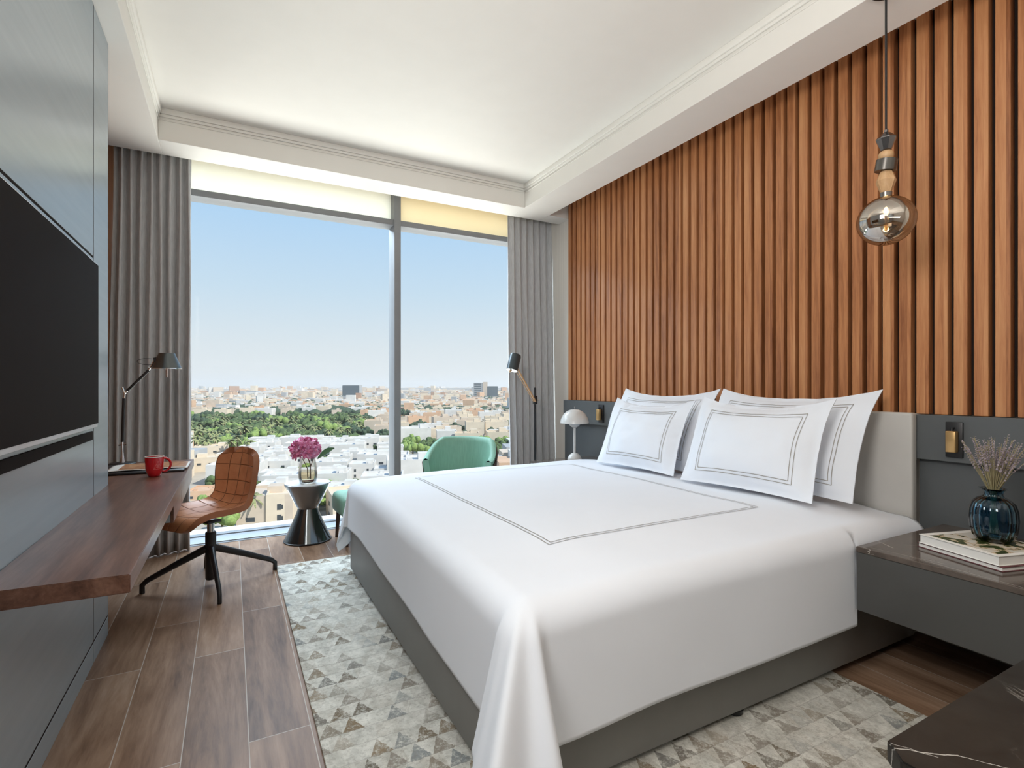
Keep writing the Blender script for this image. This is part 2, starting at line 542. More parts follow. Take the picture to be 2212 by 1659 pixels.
def glass_thin(name, tint=(0.97, 0.985, 0.98), gloss=0.06):
    m = bpy.data.materials.new(name)
    m.use_nodes = True
    n = m.node_tree
    n.nodes.clear()
    o = N(n, 'ShaderNodeOutputMaterial')
    tr = N(n, 'ShaderNodeBsdfTransparent')
    tr.inputs[0].default_value = tint + (1,)
    gl = N(n, 'ShaderNodeBsdfGlossy')
    gl.inputs['Roughness'].default_value = 0.02
    lw = N(n, 'ShaderNodeLayerWeight')
    lw.inputs[0].default_value = 0.25
    f = math_(n, 'MULTIPLY', lw.outputs['Fresnel'], gloss * 4)
    mx = N(n, 'ShaderNodeMixShader')
    n.links.new(f, mx.inputs[0])
    n.links.new(tr.outputs[0], mx.inputs[1])
    n.links.new(gl.outputs[0], mx.inputs[2])
    n.links.new(mx.outputs[0], o.inputs[0])
    return m
M['window'] = glass_thin('window_glass', gloss=0.015)
M['clearglass'] = glass_thin('clear_vase_glass', (0.95, 0.94, 0.92), 0.12)
M['smoke'] = glass_thin('smoked_mirror_glass', (0.62, 0.56, 0.50), 0.30)
def smoke_mirror():
    m = bpy.data.materials.new('mirrored_smoke_glass')
    m.use_nodes = True
    n = m.node_tree
    n.nodes.clear()
    o = N(n, 'ShaderNodeOutputMaterial')
    tr = N(n, 'ShaderNodeBsdfTransparent')
    tr.inputs[0].default_value = (0.55, 0.48, 0.40, 1)
    gl = N(n, 'ShaderNodeBsdfGlossy')
    gl.inputs['Roughness'].default_value = 0.03
    gl.inputs['Color'].default_value = (0.80, 0.76, 0.70, 1)
    lw = N(n, 'ShaderNodeLayerWeight')
    lw.inputs[0].default_value = 0.35
    f = ramp(n, lw.outputs['Facing'], ((0.0, (0.62, 0.62, 0.62)), (0.55, (0.5, 0.5, 0.5)), (0.8, (0.25, 0.25, 0.25)), (1.0, (0.5, 0.5, 0.5))))
    mx = N(n, 'ShaderNodeMixShader')
    n.links.new(f, mx.inputs[0])
    n.links.new(tr.outputs[0], mx.inputs[1])
    n.links.new(gl.outputs[0], mx.inputs[2])
    n.links.new(mx.outputs[0], o.inputs[0])
    return m
M['smoke'] = smoke_mirror()

M['teal'] = glass_thin('teal_ribbed_glass', (0.33, 0.58, 0.70), 0.55)
def water():
    m, n, b = mat_new('vase_water')
    b.inputs['Base Color'].default_value = (0.9, 0.86, 0.74, 1)
    b.inputs['Roughness'].default_value = 0.0
    b.inputs['Transmission Weight'].default_value = 1.0
    b.inputs['IOR'].default_value = 1.2
    return m
M['water'] = water()
def emis(name, col, s):
    m, n, b = mat_new(name)
    b.inputs['Base Color'].default_value = (0, 0, 0, 1)
    b.inputs['Emission Color'].default_value = col + (1,)
    b.inputs['Emission Strength'].default_value = s
    return m
M['bulb'] = emis('glowing_bulb', (1.0, 0.72, 0.32), 14)
def fabric_trans(name, col):
    m = bpy.data.materials.new(name)
    m.use_nodes = True
    n = m.node_tree
    n.nodes.clear()
    o = N(n, 'ShaderNodeOutputMaterial')
    a = N(n, 'ShaderNodeBsdfDiffuse')
    t = N(n, 'ShaderNodeBsdfTranslucent')
    a.inputs[0].default_value = col + (1,)
    t.inputs[0].default_value = col + (1,)
    mx = N(n, 'ShaderNodeMixShader')
    mx.inputs[0].default_value = 0.5
    n.links.new(a.outputs[0], mx.inputs[1])
    n.links.new(t.outputs[0], mx.inputs[2])
    n.links.new(mx.outputs[0], o.inputs[0])
    return m
M['blindpale'] = fabric_trans('pale_cream_panel', (0.99, 0.97, 0.88))
M['blindyellow'] = fabric_trans('sand_yellow_panel', (0.97, 0.88, 0.68))

# ------------------------------------------------------------------ room shell
SOF = 2.98
bm = B(); box(bm, -1.3, 3.4, -3.0, 4.76, -0.1, 0.0)
struct('floor', bm, M['floor'], 0)
bm = B(); box(bm, -1.3, 3.4, -3.0, 5.12, 3.2, 3.4)
struct('ceiling', bm, M['ceil'], 0)
# dropped soffit ring of the tray ceiling
bm = B()
box(bm, -1.3, -0.452, -3.0, 4.66, SOF, 3.2, 0.002, 1)
box(bm, 2.50, 2.83, -3.0, 4.66, SOF, 3.2, 0.002, 1)
box(bm, -0.452, 2.50, 4.385, 4.66, SOF, 3.2, 0.002, 1)
box(bm, 2.83, 3.08, 4.46, 4.66, SOF, 3.2)
box(bm, -0.452, 2.50, -3.0, -1.4, SOF, 3.2)
struct('trim_1', bm, M['ceil'], 20, 'white dropped soffit around the tray ceiling')
bm = B()
def cornice(bm, off, z0, z1):
    x0, x1, y1, y0 = -0.452, 2.50, 4.385, -1.4
    box(bm, x0, x0 + off, y0, y1, z0, z1, 0.003, 2)
    box(bm, x1 - off, x1, y0, y1, z0, z1, 0.003, 2)
    box(bm, x0, x1, y1 - off, y1, z0, z1, 0.003, 2)
cornice(bm, 0.006, 3.118, 3.126)
cornice(bm, 0.012, 3.14, 3.16)
cornice(bm, 0.022, 3.16, 3.2)
struct('trim_2', bm, M['ceil'], 30, 'stepped white cornice inside the tray ceiling')
bm = B(); box(bm, 3.08, 3.3, -3.0, 5.12, 0, 3.2)
struct('wall_right', bm, M['beige'], 0, 'beige wall beside the window curtain')
bm = B(); box(bm, -1.3, -0.775, -3.0, 5.12, 0, 3.2)
struct('wall_left', bm, M['wallwood'], 0, 'brown wood wall behind the desk and curtain')
bm = B(); box(bm, -1.3, 3.3, -3.2, -3.0, 0, 3.2)
struct('wall_back', bm, M['paint'], 0)
bm = B()
box(bm, -0.775, 3.08, 5.08, 5.3, 3.17, 3.6)
box(bm, -0.775, -0.70, 4.92, 5.12, 0, 3.14)
box(bm, 3.02, 3.08, 4.92, 5.12, 0, 3.14)
box(bm, -0.775, 3.08, 5.05, 5.3, -0.6, 0.0)
struct('wall_window', bm, M['paint'], 0)

# window: sill, frame, mullion, transom, panes
bm = B()
box(bm, -0.775, 3.08, 4.76, 4.79, -0.1, 0.004, 0.002, 1)
struct('trim_3', bm, M['aludark'], 30, 'dark metal strip along the floor before the window')
bm = B()
box(bm, -0.775, 3.08, 4.79, 4.985, -0.1, 0.012, 0.003, 2)
struct('trim_4', bm, M['sill'], 30, 'pale aluminium window sill at floor level')
bm = B()
box(bm, -0.775, 3.08, 4.985, 5.06, -0.1, 0.022, 0.003, 2)
box(bm, -0.70, -0.64, 4.92, 5.06, 0.012, 3.14, 0.003, 2)
box(bm, 2.96, 3.02, 4.92, 5.06, 0.012, 3.14, 0.003, 2)
box(bm, -0.64, 2.96, 4.985, 5.06, 3.165, 3.19, 0.003, 2)
struct('window_1', bm, M['aludark'], 30, 'grey aluminium frame of the tall window')
fr = bpy.data.objects['window_1']
bm = B(); box(bm, 1.366, 1.429, 4.90, 5.10, 0.012, 3.13, 0.004, 2)
obj('window_mullion', bm, M['alu'], fr)
bm = B()
box(bm, -0.64, 1.366, 4.915, 5.09, 2.79, 2.845, 0.004, 2)
box(bm, 1.429, 2.96, 4.915, 5.09, 2.79, 2.845, 0.004, 2)
obj('window_transom', bm, M['alu'], fr)
for nm, x0, x1 in (('a', -0.64, 1.37), ('b', 1.425, 2.96)):
    bm = B(); box(bm, x0, x1, 5.018, 5.024, 0.02, 2.80)
    obj('window_pane', bm, M['window'], fr, 0)
    bm = B(); box(bm, x0, x1, 5.018, 5.03, 2.84, 3.17)
    obj('spandrel_panel', bm, M['blindpale'] if nm == 'a' else M['blindyellow'], fr, 0,
        'pale cream upper panel' if nm == 'a' else 'sand yellow upper panel')

# slatted wall cladding
sl = thing('slatted_wood_panel', 'floor-to-ceiling panel of vertical walnut slats above the bed', 'wall panel', (3.06, 2.3, 1.114))
def slats():
    bm = B()
    y = 4.415
    while y > 0.1:
        box(bm, 3.028, 3.072, y - 0.0525, y, 1.114, 3.12, 0.0015, 1)
        y -= 0.0768
    return bm
o = obj('slats', slats(), M['slat'], sl, 25)
o.matrix_parent_inverse = Matrix.Translation((-3.06, -2.3, -1.114))
bm = B(); box(bm, 3.072, 3.079, 0.1, 4.415, 1.114, 3.12)
o = obj('backing_board', bm, M['slatback'], sl, 0, 'dark backing seen between the slats')
o.matrix_parent_inverse = Matrix.Translation((-3.06, -2.3, -1.114))

def world_child(o, p):
    """keep a mesh written in room coordinates where it is under a parent empty"""
    o.parent = p
    o.matrix_parent_inverse = (Matrix.Translation(p.location) @ Matrix.Rotation(p.rotation_euler.z, 4, 'Z')).inverted()
    return o
def wpart(name, bm, mat, parent, smooth=35, label=None):
    return world_child(obj(name, bm, mat, None, smooth, label), parent)

# grey wall panels either side of the headboard
for nm, y0, y1, yl in (('window side', 3.585, 4.461, 4.50), ('near side', 0.1, 1.335, 1.335)):
    t = thing('bedside_wall_panel', {'window side': 'grey wall panel behind the mushroom lamp on the window side', 'near side': 'dark grey wall panel behind the vase of lavender'}[nm],
              'wall panel', (3.04, (y0 + y1) / 2, 0))
    bm = B(); box(bm, 3.0, 3.078, y0, y1, 0.892, 1.112, 0.002, 1)
    wpart('upper_band', bm, M['panel'], t)
    bm = B(); box(bm, 3.045, 3.078, y0 if nm == 'window side' else 0.1, yl, 0.02, 0.89)
    wpart('lower_panel', bm, M['panel'], t)

# left cabinet wall
t = thing('wall_cabinet', 'tall satin blue-grey panelled cabinet along the left wall', 'cabinet', (-0.66, 1.0, 0))
bm = B(); box(bm, -0.774, -0.556, -2.98, 3.276, 0.0, 2.975)
wpart('carcass', bm, M['black'], t, 0)
for y0, y1 in ((-2.98, -0.203), (-0.197, 2.962), (2.972, 3.28)):
    for z0, z1 in ((0.0, 0.093), (0.102, 1.828), (1.838, 2.976)):
        if y0 > 2.9 and z0 > 1:
            continue
        zz = 2.976 if (y0 > 2.9 and z0 > 0.1) else z1
        bm = B(); box(bm, -0.562, -0.548, y0, y1, z0, zz, 0.0015, 1)
        if z1 < 0.1:
            wpart('plinth', bm, M['cabinet'], t)
        else:
            wpart('panel', bm, M['cabinet'], t)
for a in ((-2.98, 3.28, 0.093, 0.102), (-2.98, 2.962, 1.828, 1.838), (2.962, 2.972, 0.102, 2.976)):  # black strips fill the panel joints in place of their shade
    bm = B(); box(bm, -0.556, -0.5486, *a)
    wpart('gap_shade_strip', bm, M['screen'], t, 0, 'black strip standing in for joint shade')
bm = B(); box(bm, -0.774, -0.548, 3.276, 3.281, 0.0, 2.976)
wpart('end_panel', bm, M['cabinet'], t)
bm = B(); box(bm, -0.549, -0.542, 0.9, 2.925, 1.014, 1.052, 0.001, 1)
wpart('cable_slot', bm, M['screen'], t, label='black slot strip under the screen')
t = thing('television', 'large flat television with dark screen and silver edge on left cabinet', 'television', (-0.52, 2.0, 1.08))
bm = B(); box(bm, -0.547, -0.503, 1.30, 2.80, 1.078, 1.772, 0.003, 2)
wpart('casing', bm, M['alulight'], t)
bm = B(); box(bm, -0.5035, -0.4995, 1.306, 2.794, 1.094, 1.766, 0.001, 1)
wpart('screen', bm, M['screen'], t, label='dark brown-black screen')

# desk
t = thing('wall_desk', 'long wall-hung walnut desk top with slim drawers at the window end', 'desk', (-0.4, 3.0, 0.62))
bm = B()
dz0, dz1 = 0.706, 0.755
def prism(bm, pts, z0, z1, bev=0.0):
    a = [bm.verts.new((x, y, z0)) for x, y in pts]
    b_ = [bm.verts.new((x, y, z1)) for x, y in pts]
    fs = [bm.faces.new(a[::-1]), bm.faces.new(b_)]
    n_ = len(pts)
    for i in range(n_):
        fs.append(bm.faces.new((a[i], a[(i + 1) % n_], b_[(i + 1) % n_], b_[i])))
    if bev:
        es = list({e for f in fs for e in f.edges})
        bmesh.ops.bevel(bm, geom=es, offset=bev, segments=2, affect='EDGES')
    return bm
prism(bm, [(-0.5475, 1.70), (-0.235, 1.688), (-0.226, 4.17), (-0.774, 4.17), (-0.774, 3.284), (-0.5475, 3.284)], dz0, dz1, 0.002)
wpart('desk_top', bm, M['desk'], t)
bm = B(); box(bm, -0.765, -0.245, 2.95, 4.15, 0.615, 0.704, 0.002, 1)
# drawer carcass clears the cabinet
bm.free()
bm = B(); box(bm, -0.54, -0.25, 2.88, 4.15, 0.618, 0.7045, 0.002, 1)
wpart('drawer_box', bm, M['cabinet'], t)
for i in range(3):
    bm = B(); box(bm, -0.2495, -0.236, 2.88 + i * 0.423, 2.88 + i * 0.423 + 0.417, 0.616, 0.703, 0.002, 1)
    wpart('drawer_front', bm, M['desk'], t)

# ------------------------------------------------------------------ curtains
def curtain(name, x0, x1, folds, y_top, y_bot0, y_bot1, z1, label, seed, lean=0.0):
    rnd = random.Random(seed)
    ph = [rnd.uniform(-0.5, 0.5) for _ in range(folds + 3)]
    am = [rnd.uniform(0.75, 1.15) for _ in range(folds + 3)]
    def fn(u, v):
        k = u * folds
        i = int(k)
        f = k - i
        a = am[i] * (1 - f) + am[i + 1] * f
        p = ph[i] * (1 - f) + ph[i + 1] * f
        amp = 0.036 * a * (0.75 + 0.35 * (1 - v))
        s = math.sin(2 * PI * k + p * 0.7)
        s = math.copysign(abs(s) ** 0.8, s)
        y0 = y_top + ((y_bot0 * (1 - u) + y_bot1 * u) - y_top) * (1 - v) ** 1.3
        x = x0 + (x1 - x0) * u + 0.012 * math.sin(4 * PI * k + p) + lean * (1 - v) * (u - 0.5) * 2
        x += 0.004 * math.sin(v * 9 + i * 2.1)
        return (x, y0 + amp * s, 0.005 + z1 * v)
    bm = B()
    grid(bm, folds * 14, 26, fn)
    o = obj(name, bm, M['curtain'], None, 80)
    md = o.modifiers.new('thick', 'SOLIDIFY')
    md.thickness = 0.004
    tag(o, label, 'curtain')
    return o
curtain('window_curtain', -0.765, -0.275, 8, 4.80, 4.52, 4.70, 3.09, 'grey pleated curtain at left of the window behind the desk lamp', 3)
curtain('window_curtain', 2.53, 3.07, 7, 4.80, 4.72, 4.72, 3.09, 'grey pleated curtain at right of the window behind the reading lamp', 5)

# ------------------------------------------------------------------ rug
bm = B(); box(bm, 0.272, 2.302, 0.62, 3.945, 0.0005, 0.012, 0.003, 2)
tag(obj('area_rug', bm, M['rug']), 'pale distressed rug of faded triangles lying under the bed', 'rug')

# ------------------------------------------------------------------ bed
bed = thing('upholstered_bed', 'wide low bed with grey base and pale grey leather headboard', 'bed', (1.85, 2.44, 0))
bm = B(); box(bm, 0.70, 2.945, 1.31, 3.585, 0.036, 0.335, 0.008, 3)
wpart('bed_base', bm, M['bedgrey'], bed)
bm = B(); box(bm, 0.765, 2.93, 1.375, 3.52, 0.336, 0.60, 0.05, 4)
wpart('mattress', bm, M['linen'], bed)
bm = B(); box(bm, 2.948, 2.998, 1.325, 3.575, 0.03, 1.12, 0.012, 4)
wpart('headboard', bm, M['leather_h'], bed, label='pale grey leather headboard')
for x, y in ((1.684, 1.345), (0.85, 1.45), (0.85, 3.45), (1.684, 3.5), (2.7, 1.36), (2.7, 3.5)):
    bm = B(); lathe(bm, [(0.026, 0.0125), (0.032, 0.018), (0.032, 0.03), (0.024, 0.0365)], 20, (x, y, 0))
    wpart('caster', bm, M['black'], bed)

# duvet: flat cloth coordinates (p across the foot, q across the sides) wrapped over the mattress
XF, YN, YF = 0.775, 1.345, 3.545      # where the round-over starts
RR = 0.095
ZT = 0.672
def crown(x, y):
    dx = max(0.0, x - XF)
    dy = max(0.0, min(y - YN, YF - y))
    d = min(dx, dy)
    k = 1 - smoothstep(0, 0.42, dx)
    k2 = 1 - smoothstep(0, 0.42, dy)
    z = ZT - 0.028 * k - 0.028 * k2 + 0.012 * k * k2
    z += 0.006 * noise.noise(Vector((x * 2.2, y * 2.2, 3.1)))
    z += 0.0012 * noise.noise(Vector((x * 9 + y * 4, y * 14, 1.0)))
    if x > 2.55:
        z -= 0.03 * smoothstep(2.55, 2.93, x)
    return z
def prof(r):
    a = RR * PI / 2
    if r < a:
        return RR * math.sin(r / RR), RR * (1 - math.cos(r / RR))
    return RR + 0.035 * (r - a), RR + (r - a)
def duvet_pt(px_, py_):
    """px_: cloth x (less than XF hangs over the foot), py_: cloth y (beyond YN / YF hangs)."""
    qx = max(0.0, XF - px_)
    near = py_ < YN
    qy = (YN - py_) if near else max(0.0, py_ - YF)
    bx = max(px_, XF)
    by = min(max(py_, YN), YF)
    z = crown(bx, by)
    if qx == 0 and qy == 0:
        return Vector((bx, by, z))
    r = math.hypot(qx, qy)
    phi = math.atan2(qy, qx)
    o, d = prof(r)
    wv = 0.0
    if qx > 0 and qy > 0:
        flare = 0.50 if near else 0.16
        g = math.sin(2 * phi) ** 0.8
        grow = max(0.0, r - 0.06)
        extra = flare * grow * g
        rip = (0.085 * math.sin(phi * 9.5 + 0.6) + 0.04 * math.sin(phi * 17)) * grow * g * (1.0 if near else 0.5)
        h = min(0.9, (extra + rip) / max(0.001, grow)) if grow > 0 else 0
        d = d - grow * (1 - math.sqrt(max(0.05, 1 - h * h)))
        o = o + extra + rip
        ux, uy = math.cos(phi), math.sin(phi)
        if near:
            ux, uy = math.cos(phi * 0.92 + 0.06 * math.sin(2 * phi)), math.sin(phi)
    else:
        ux, uy = (1, 0) if qy == 0 else (0, 1)
        s = by if qy == 0 else bx
        o += 0.002 * smoothstep(0.1, 0.4, r) * math.sin(s * 7.0 + 1.3) + 0.002 * smoothstep(0.1, 0.4, r) * noise.noise(Vector((s * 3, r * 4, 9)))
    sy = -1 if near else 1
    sh_ = 0.0
    if qx > 0 and qy > 0 and near:
        sh_ = 0.17 * max(0.0, r - 0.06) * math.exp(-((phi - 1.27) / 0.27) ** 2) * math.sin(2 * phi) ** 0.3
        o += 0.10 * max(0.0, r - 0.06) * math.exp(-((phi - 1.27) / 0.3) ** 2) * math.sin(2 * phi) ** 0.3
    return Vector((bx - ux * o + sh_, by + sy * uy * o, z - d))
xs = []
drop_foot = 0.435
X1 = 2.925
def xcoords():
    a = [XF - drop_foot * k / 34 for k in range(34, 0, -1)]
    n_ = 66
    b_ = [XF + (2.31 - XF) * k / n_ for k in range(n_ + 1)]
    c_ = [2.318, 2.326, 2.334] + [2.36 + (X1 - 2.36) * k / 22 for k in range(23)]
    return a + b_ + c_
def ycoords():
    n1 = 36
    a = [(-1 + k / n1) for k in range(n1)]          # normalised near hang
    b_ = [k / 70 for k in range(71)]
    c_ = [1 + (k + 1) / n1 for k in range(n1)]
    return a + b_ + c_
bm = B()
XS, YS = xcoords(), ycoords()
rows = []
for x in XS:
    row = []
    dn = 0.455 if x < 2.32 else 0.455 + (0.145 - 0.455) * smoothstep(2.315, 2.335, x)
    if x > 2.34:
        dn = 0.13
    for t_ in YS:
        xx = x
        if t_ < 0:
            py_ = YN + dn * t_
            xx = x
        elif t_ <= 1:
            py_ = YN + (YF - YN) * t_
        else:
            py_ = YF + 0.44 * (t_ - 1)
        if xx < XF:   # the foot hem rises a little towards the window
            xx = XF - (XF - xx) * (1.0 - 0.17 * smoothstep(YN, YF, py_))
        row.append(bm.verts.new(duvet_pt(xx, py_)))
    rows.append(row)
# bring the head end down to the mattress
for i in range(len(rows) - 1):
    for j in range(len(YS) - 1):
        bm.faces.new((rows[i][j], rows[i + 1][j], rows[i + 1][j + 1], rows[i][j + 1]))
duv = obj('duvet', bm, M['linen'], None, 80)
md = duv.modifiers.new('thick', 'SOLIDIFY')
md.thickness = 0.012
md.offset = -1
tag(duv, 'white duvet with a double grey stitched border spread over the bed', 'duvet')

def ribbon(bm, path, wdt, fn):
    """path: list of 2D points; fn maps 2D to 3D just above the cloth"""
    dense = []
    for a, b_ in zip(path, path[1:]):
        L = math.dist(a, b_)
        k = max(2, int(L / 0.03))
        for i in range(k):
            t_ = i / k
            dense.append((a[0] + (b_[0] - a[0]) * t_, a[1] + (b_[1] - a[1]) * t_, b_[0] - a[0], b_[1] - a[1]))
        dense.append((b_[0], b_[1], b_[0] - a[0], b_[1] - a[1]))
    prev = None
    for x, y, dx, dy in dense:
        l = math.hypot(dx, dy)
        nx, ny = -dy / l * wdt / 2, dx / l * wdt / 2
        cur = (bm.verts.new(fn(x + nx, y + ny)), bm.verts.new(fn(x - nx, y - ny)))
        if prev and prev[2] == (dx, dy):
            bm.faces.new((prev[0], prev[1], cur[1], cur[0]))
        prev = (cur[0], cur[1], (dx, dy))
bm = B()
for k, (off, wd) in enumerate(((0.0, 0.0035), (0.016, 0.0035))):
    x0, x1, y0, y1 = 1.045 + off, 2.235 - off, 1.65 + off, 3.262 - off
    ribbon(bm, [(x0, y0), (x1, y0), (x1, y1), (x0, y1), (x0, y0)], wd, lambda a, b_: Vector((a, b_, crown(a, b_) + 0.0022)))
o = obj('stitched_border', bm, M['stitch'], duv, 0, None, )

# pillows
def pillow(base, width, height, thick, alpha, yaw, label, seed, group=None):
    """base: centre of bottom edge; alpha: lean back from vertical (deg)"""
    t = thing('pillow', label, 'pillow', base, 0.0, group)
    a = R(alpha)
    up = Vector((math.sin(a), 0, math.cos(a)))
    nrm = Vector((-math.cos(a), 0, math.sin(a)))
    side = Vector((0, -1, 0))          # u axis runs toward the camera
    rot = Matrix.Rotation(R(yaw), 3, 'Z')
    fx, fz = 0.022, 0.018
    bx_, bz_ = 0.098, 0.066
    def outline(u, v):
        # u,v in -1..1
        cx = u * width / 2 * (1 - 0.045 * (1 - v * v)) 
        cz = (v * height / 2) * (1 - (0.095 if v > 0 else 0.05) * (1 - u * u)) + height / 2
        if v > 0.0:
            cz += 0.035 * (abs(u) ** 3) * v
        return cx, cz
    def surf(u, v, s):
        cx, cz = outline(u, v)
        iu = min(1.0, abs(u) * width / 2 / (width / 2 - fx))
        iv = min(1.0, abs(v) * height / 2 / (height / 2 - fz))
        bul = max(0.0, (1 - iu ** 2.2)) ** 0.8 * max(0.0, (1 - iv ** 2.2)) ** 0.8
        wr = 0.003 * noise.noise(Vector((u * 9 + seed, v * 8, seed))) * (1 - 0.4 * bul) + 0.007 * noise.noise(Vector((u * 3 + seed, v * 3, seed))) * (0.3 + bul)
        fold = 0.008 * noise.noise(Vector((u * 7 + seed, v * 1.5, seed * 2.0))) * (1 - bul)
        sag = 1.0 - 0.22 * v
        h = thick / 2 * bul * sag * s + 0.0022 * s + wr + fold
        p = side * cx + up * cz + nrm * (h + 0.03 * (abs(v) ** 3 if v > 0 else 0) * -1)
        return rot @ p
    bm = B()
    nu, nv = 44, 34
    def warp(q):
        return q
    F = grid(bm, nu, nv, lambda i, j: surf(-1 + 2 * i, -1 + 2 * j, 1))
    K = grid(bm, nu, nv, lambda i, j: surf(-1 + 2 * i, -1 + 2 * j, -1))
    per = [(i, 0) for i in range(nu)] + [(nu, j) for j in range(nv)] + [(i, nv) for i in range(nu, 0, -1)] + [(0, j) for j in range(nv, 0, -1)]
    for a_, b_ in zip(per, per[1:] + per[:1]):
        bm.faces.new((F[a_[0]][a_[1]], F[b_[0]][b_[1]], K[b_[0]][b_[1]], K[a_[0]][a_[1]]))
    o = obj('pillowcase', bm, M['linen'], t, 70)
    bm = B()
    fu, fv = 1 - bx_ * 2 / width, 1 - bz_ * 2 / height
    for off in (0.0, 0.017):
        u0, v0 = fu - off * 2 / width, fv - off * 2 / height
        # paths in metres so the ribbon keeps its width
        W2, H2 = width / 2, height / 2
        pth = [(-u0 * W2, -v0 * H2), (u0 * W2, -v0 * H2), (u0 * W2, v0 * H2), (-u0 * W2, v0 * H2), (-u0 * W2, -v0 * H2)]
        ribbon(bm, pth, 0.0035, lambda a_, b_: surf(a_ / W2, b_ / H2, 1) + rot @ (nrm * 0.0022))
    obj('stitched_border', bm, M['stitch'], t, 0)
    return t
pillow((2.62, 1.905, 0.686), 0.96, 0.575, 0.16, 23, 0, 'large white pillow against the headboard nearer the camera', 1.3, 'white pillows on the bed')
pillow((2.62, 2.885, 0.686), 0.95, 0.575, 0.16, 23, 0, 'large white pillow against the headboard nearer the window', 4.1, 'white pillows on the bed')
pillow((2.425, 1.91, 0.686), 0.785, 0.515, 0.15, 21, 4, 'smaller white pillow leaning in front, nearer the camera', 7.7, 'white pillows on the bed')
pillow((2.425, 2.77, 0.686), 0.73, 0.49, 0.14, 21, 3, 'smaller white pillow leaning in front, nearer the window', 9.2, 'white pillows on the bed')

# ------------------------------------------------------------------ nightstands
def nightstand(y0, y1, xf, label, body):
    t = thing('floating_nightstand', label, 'nightstand', ((xf + 3.04) / 2, (y0 + y1) / 2, 0.335))
    bm = B(); box(bm, xf, 3.044, y0, y1, 0.318, 0.5595, 0.002, 1)
    wpart('drawer_body', bm, body, t)
    bm = B(); box(bm, xf - 0.002, 3.044, y0 - 0.001, y1 + 0.001, 0.560, 0.583, 0.002, 1)
    wpart('marble_top', bm, M['nsmarble'], t)
    return t
nightstand(0.25, 1.236, 2.30, 'dark grey floating nightstand with marble top carrying books and vase', M['charcoal'])
nightstand(3.66, 4.06, 2.382, 'floating nightstand with marble top below the mushroom lamp', M['cabinet'])

# dark marble table in the corner
t = thing('marble_table', 'dark marble topped low table at the bottom right corner', 'table', (1.7, 0.2, 0))
bm = B()
prism(bm, [(1.181, -0.5), (2.12, -0.5), (2.12, 0.598), (1.225, 0.598), (1.181, 0.55)], 0.455, 0.50, 0.004)
wpart('marble_top', bm, M['marble'], t)
bm = B()
prism(bm, [(1.20, -0.48), (2.10, -0.48), (2.10, 0.578), (1.23, 0.578), (1.20, 0.545)], 0.36, 0.4545, 0.003)
wpart('wooden_apron', bm, M['darkbrown'], t)
for x, y in ((1.25, -0.43), (2.05, -0.43), (2.05, 0.53), (1.27, 0.52)):
    bm = B(); box(bm, x - 0.025, x + 0.025, y - 0.025, y + 0.025, 0.0, 0.36, 0.004, 2)
    wpart('leg', bm, M['darkbrown'], t)

# ------------------------------------------------------------------ wall reading lights
for y, label in ((1.172, 'brass bedside reading light on a black plate above the vase'), (3.832, 'brass bedside reading light on a black plate near the mushroom lamp')):
    t = thing('reading_light', label, 'wall light', (3.0, y, 1.0))
    bm = B(); box(bm, -0.014, -0.0005, -0.033, 0.033, -0.083, 0.083, 0.002, 2)
    obj('back_plate', bm, M['black'], t)
    bm = B(); box(bm, -0.05, -0.018, -0.02, 0.02, -0.058, 0.042, 0.004, 3)
    obj('brass_head', bm, M['brass'], t, 35, 'brass rectangular head')
    bm = B(); tube(bm, [(-0.034, 0, 0.04), (-0.034, 0, 0.055), (-0.012, 0, 0.055)], 0.005, 10)
    obj('arm', bm, M['black'], t)

# ------------------------------------------------------------------ books, vase, lavender
def book(loc, rz, L, Wd, th, cover, pages, label, art=None, group=None):
    t = thing('book', label, 'book', loc, rz, group)
    c = 0.0025
    bm = B()
    box(bm, 0, Wd, 0, L, 0, c, 0.0006, 1)
    box(bm, 0, Wd, 0, L, th - c, th, 0.0006, 1)
    box(bm, Wd - c, Wd, 0, L, c, th - c)
    obj('cover', bm, cover, t)
    bm = B(); box(bm, 0.004, Wd - c - 0.0005, 0.004, L - 0.004, c, th - c)
    obj('pages', bm, pages, t, 0)
    if art:
        bm = B(); box(bm, 0.02, Wd - 0.012, 0.02, L - 0.03, th, th + 0.0006)
        obj('cover_picture', bm, art, t, 0)
    return t
def art_mat():
    m, n, b = mat_new('green_garden_picture')
    v = coords(n, (1, 1, 1))
    f = noise_(n, v, 14, 4, 0.6, 0.6)
    n.links.new(ramp(n, f, ((0.40, (0.035, 0.05, 0.012)), (0.49, (0.10, 0.11, 0.03)), (0.51, (0.66, 0.5, 0.34)), (0.58, (0.72, 0.68, 0.6)))), b.inputs['Base Color'])
    b.inputs['Roughness'].default_value = 0.25
    return m
M['art'] = art_mat()
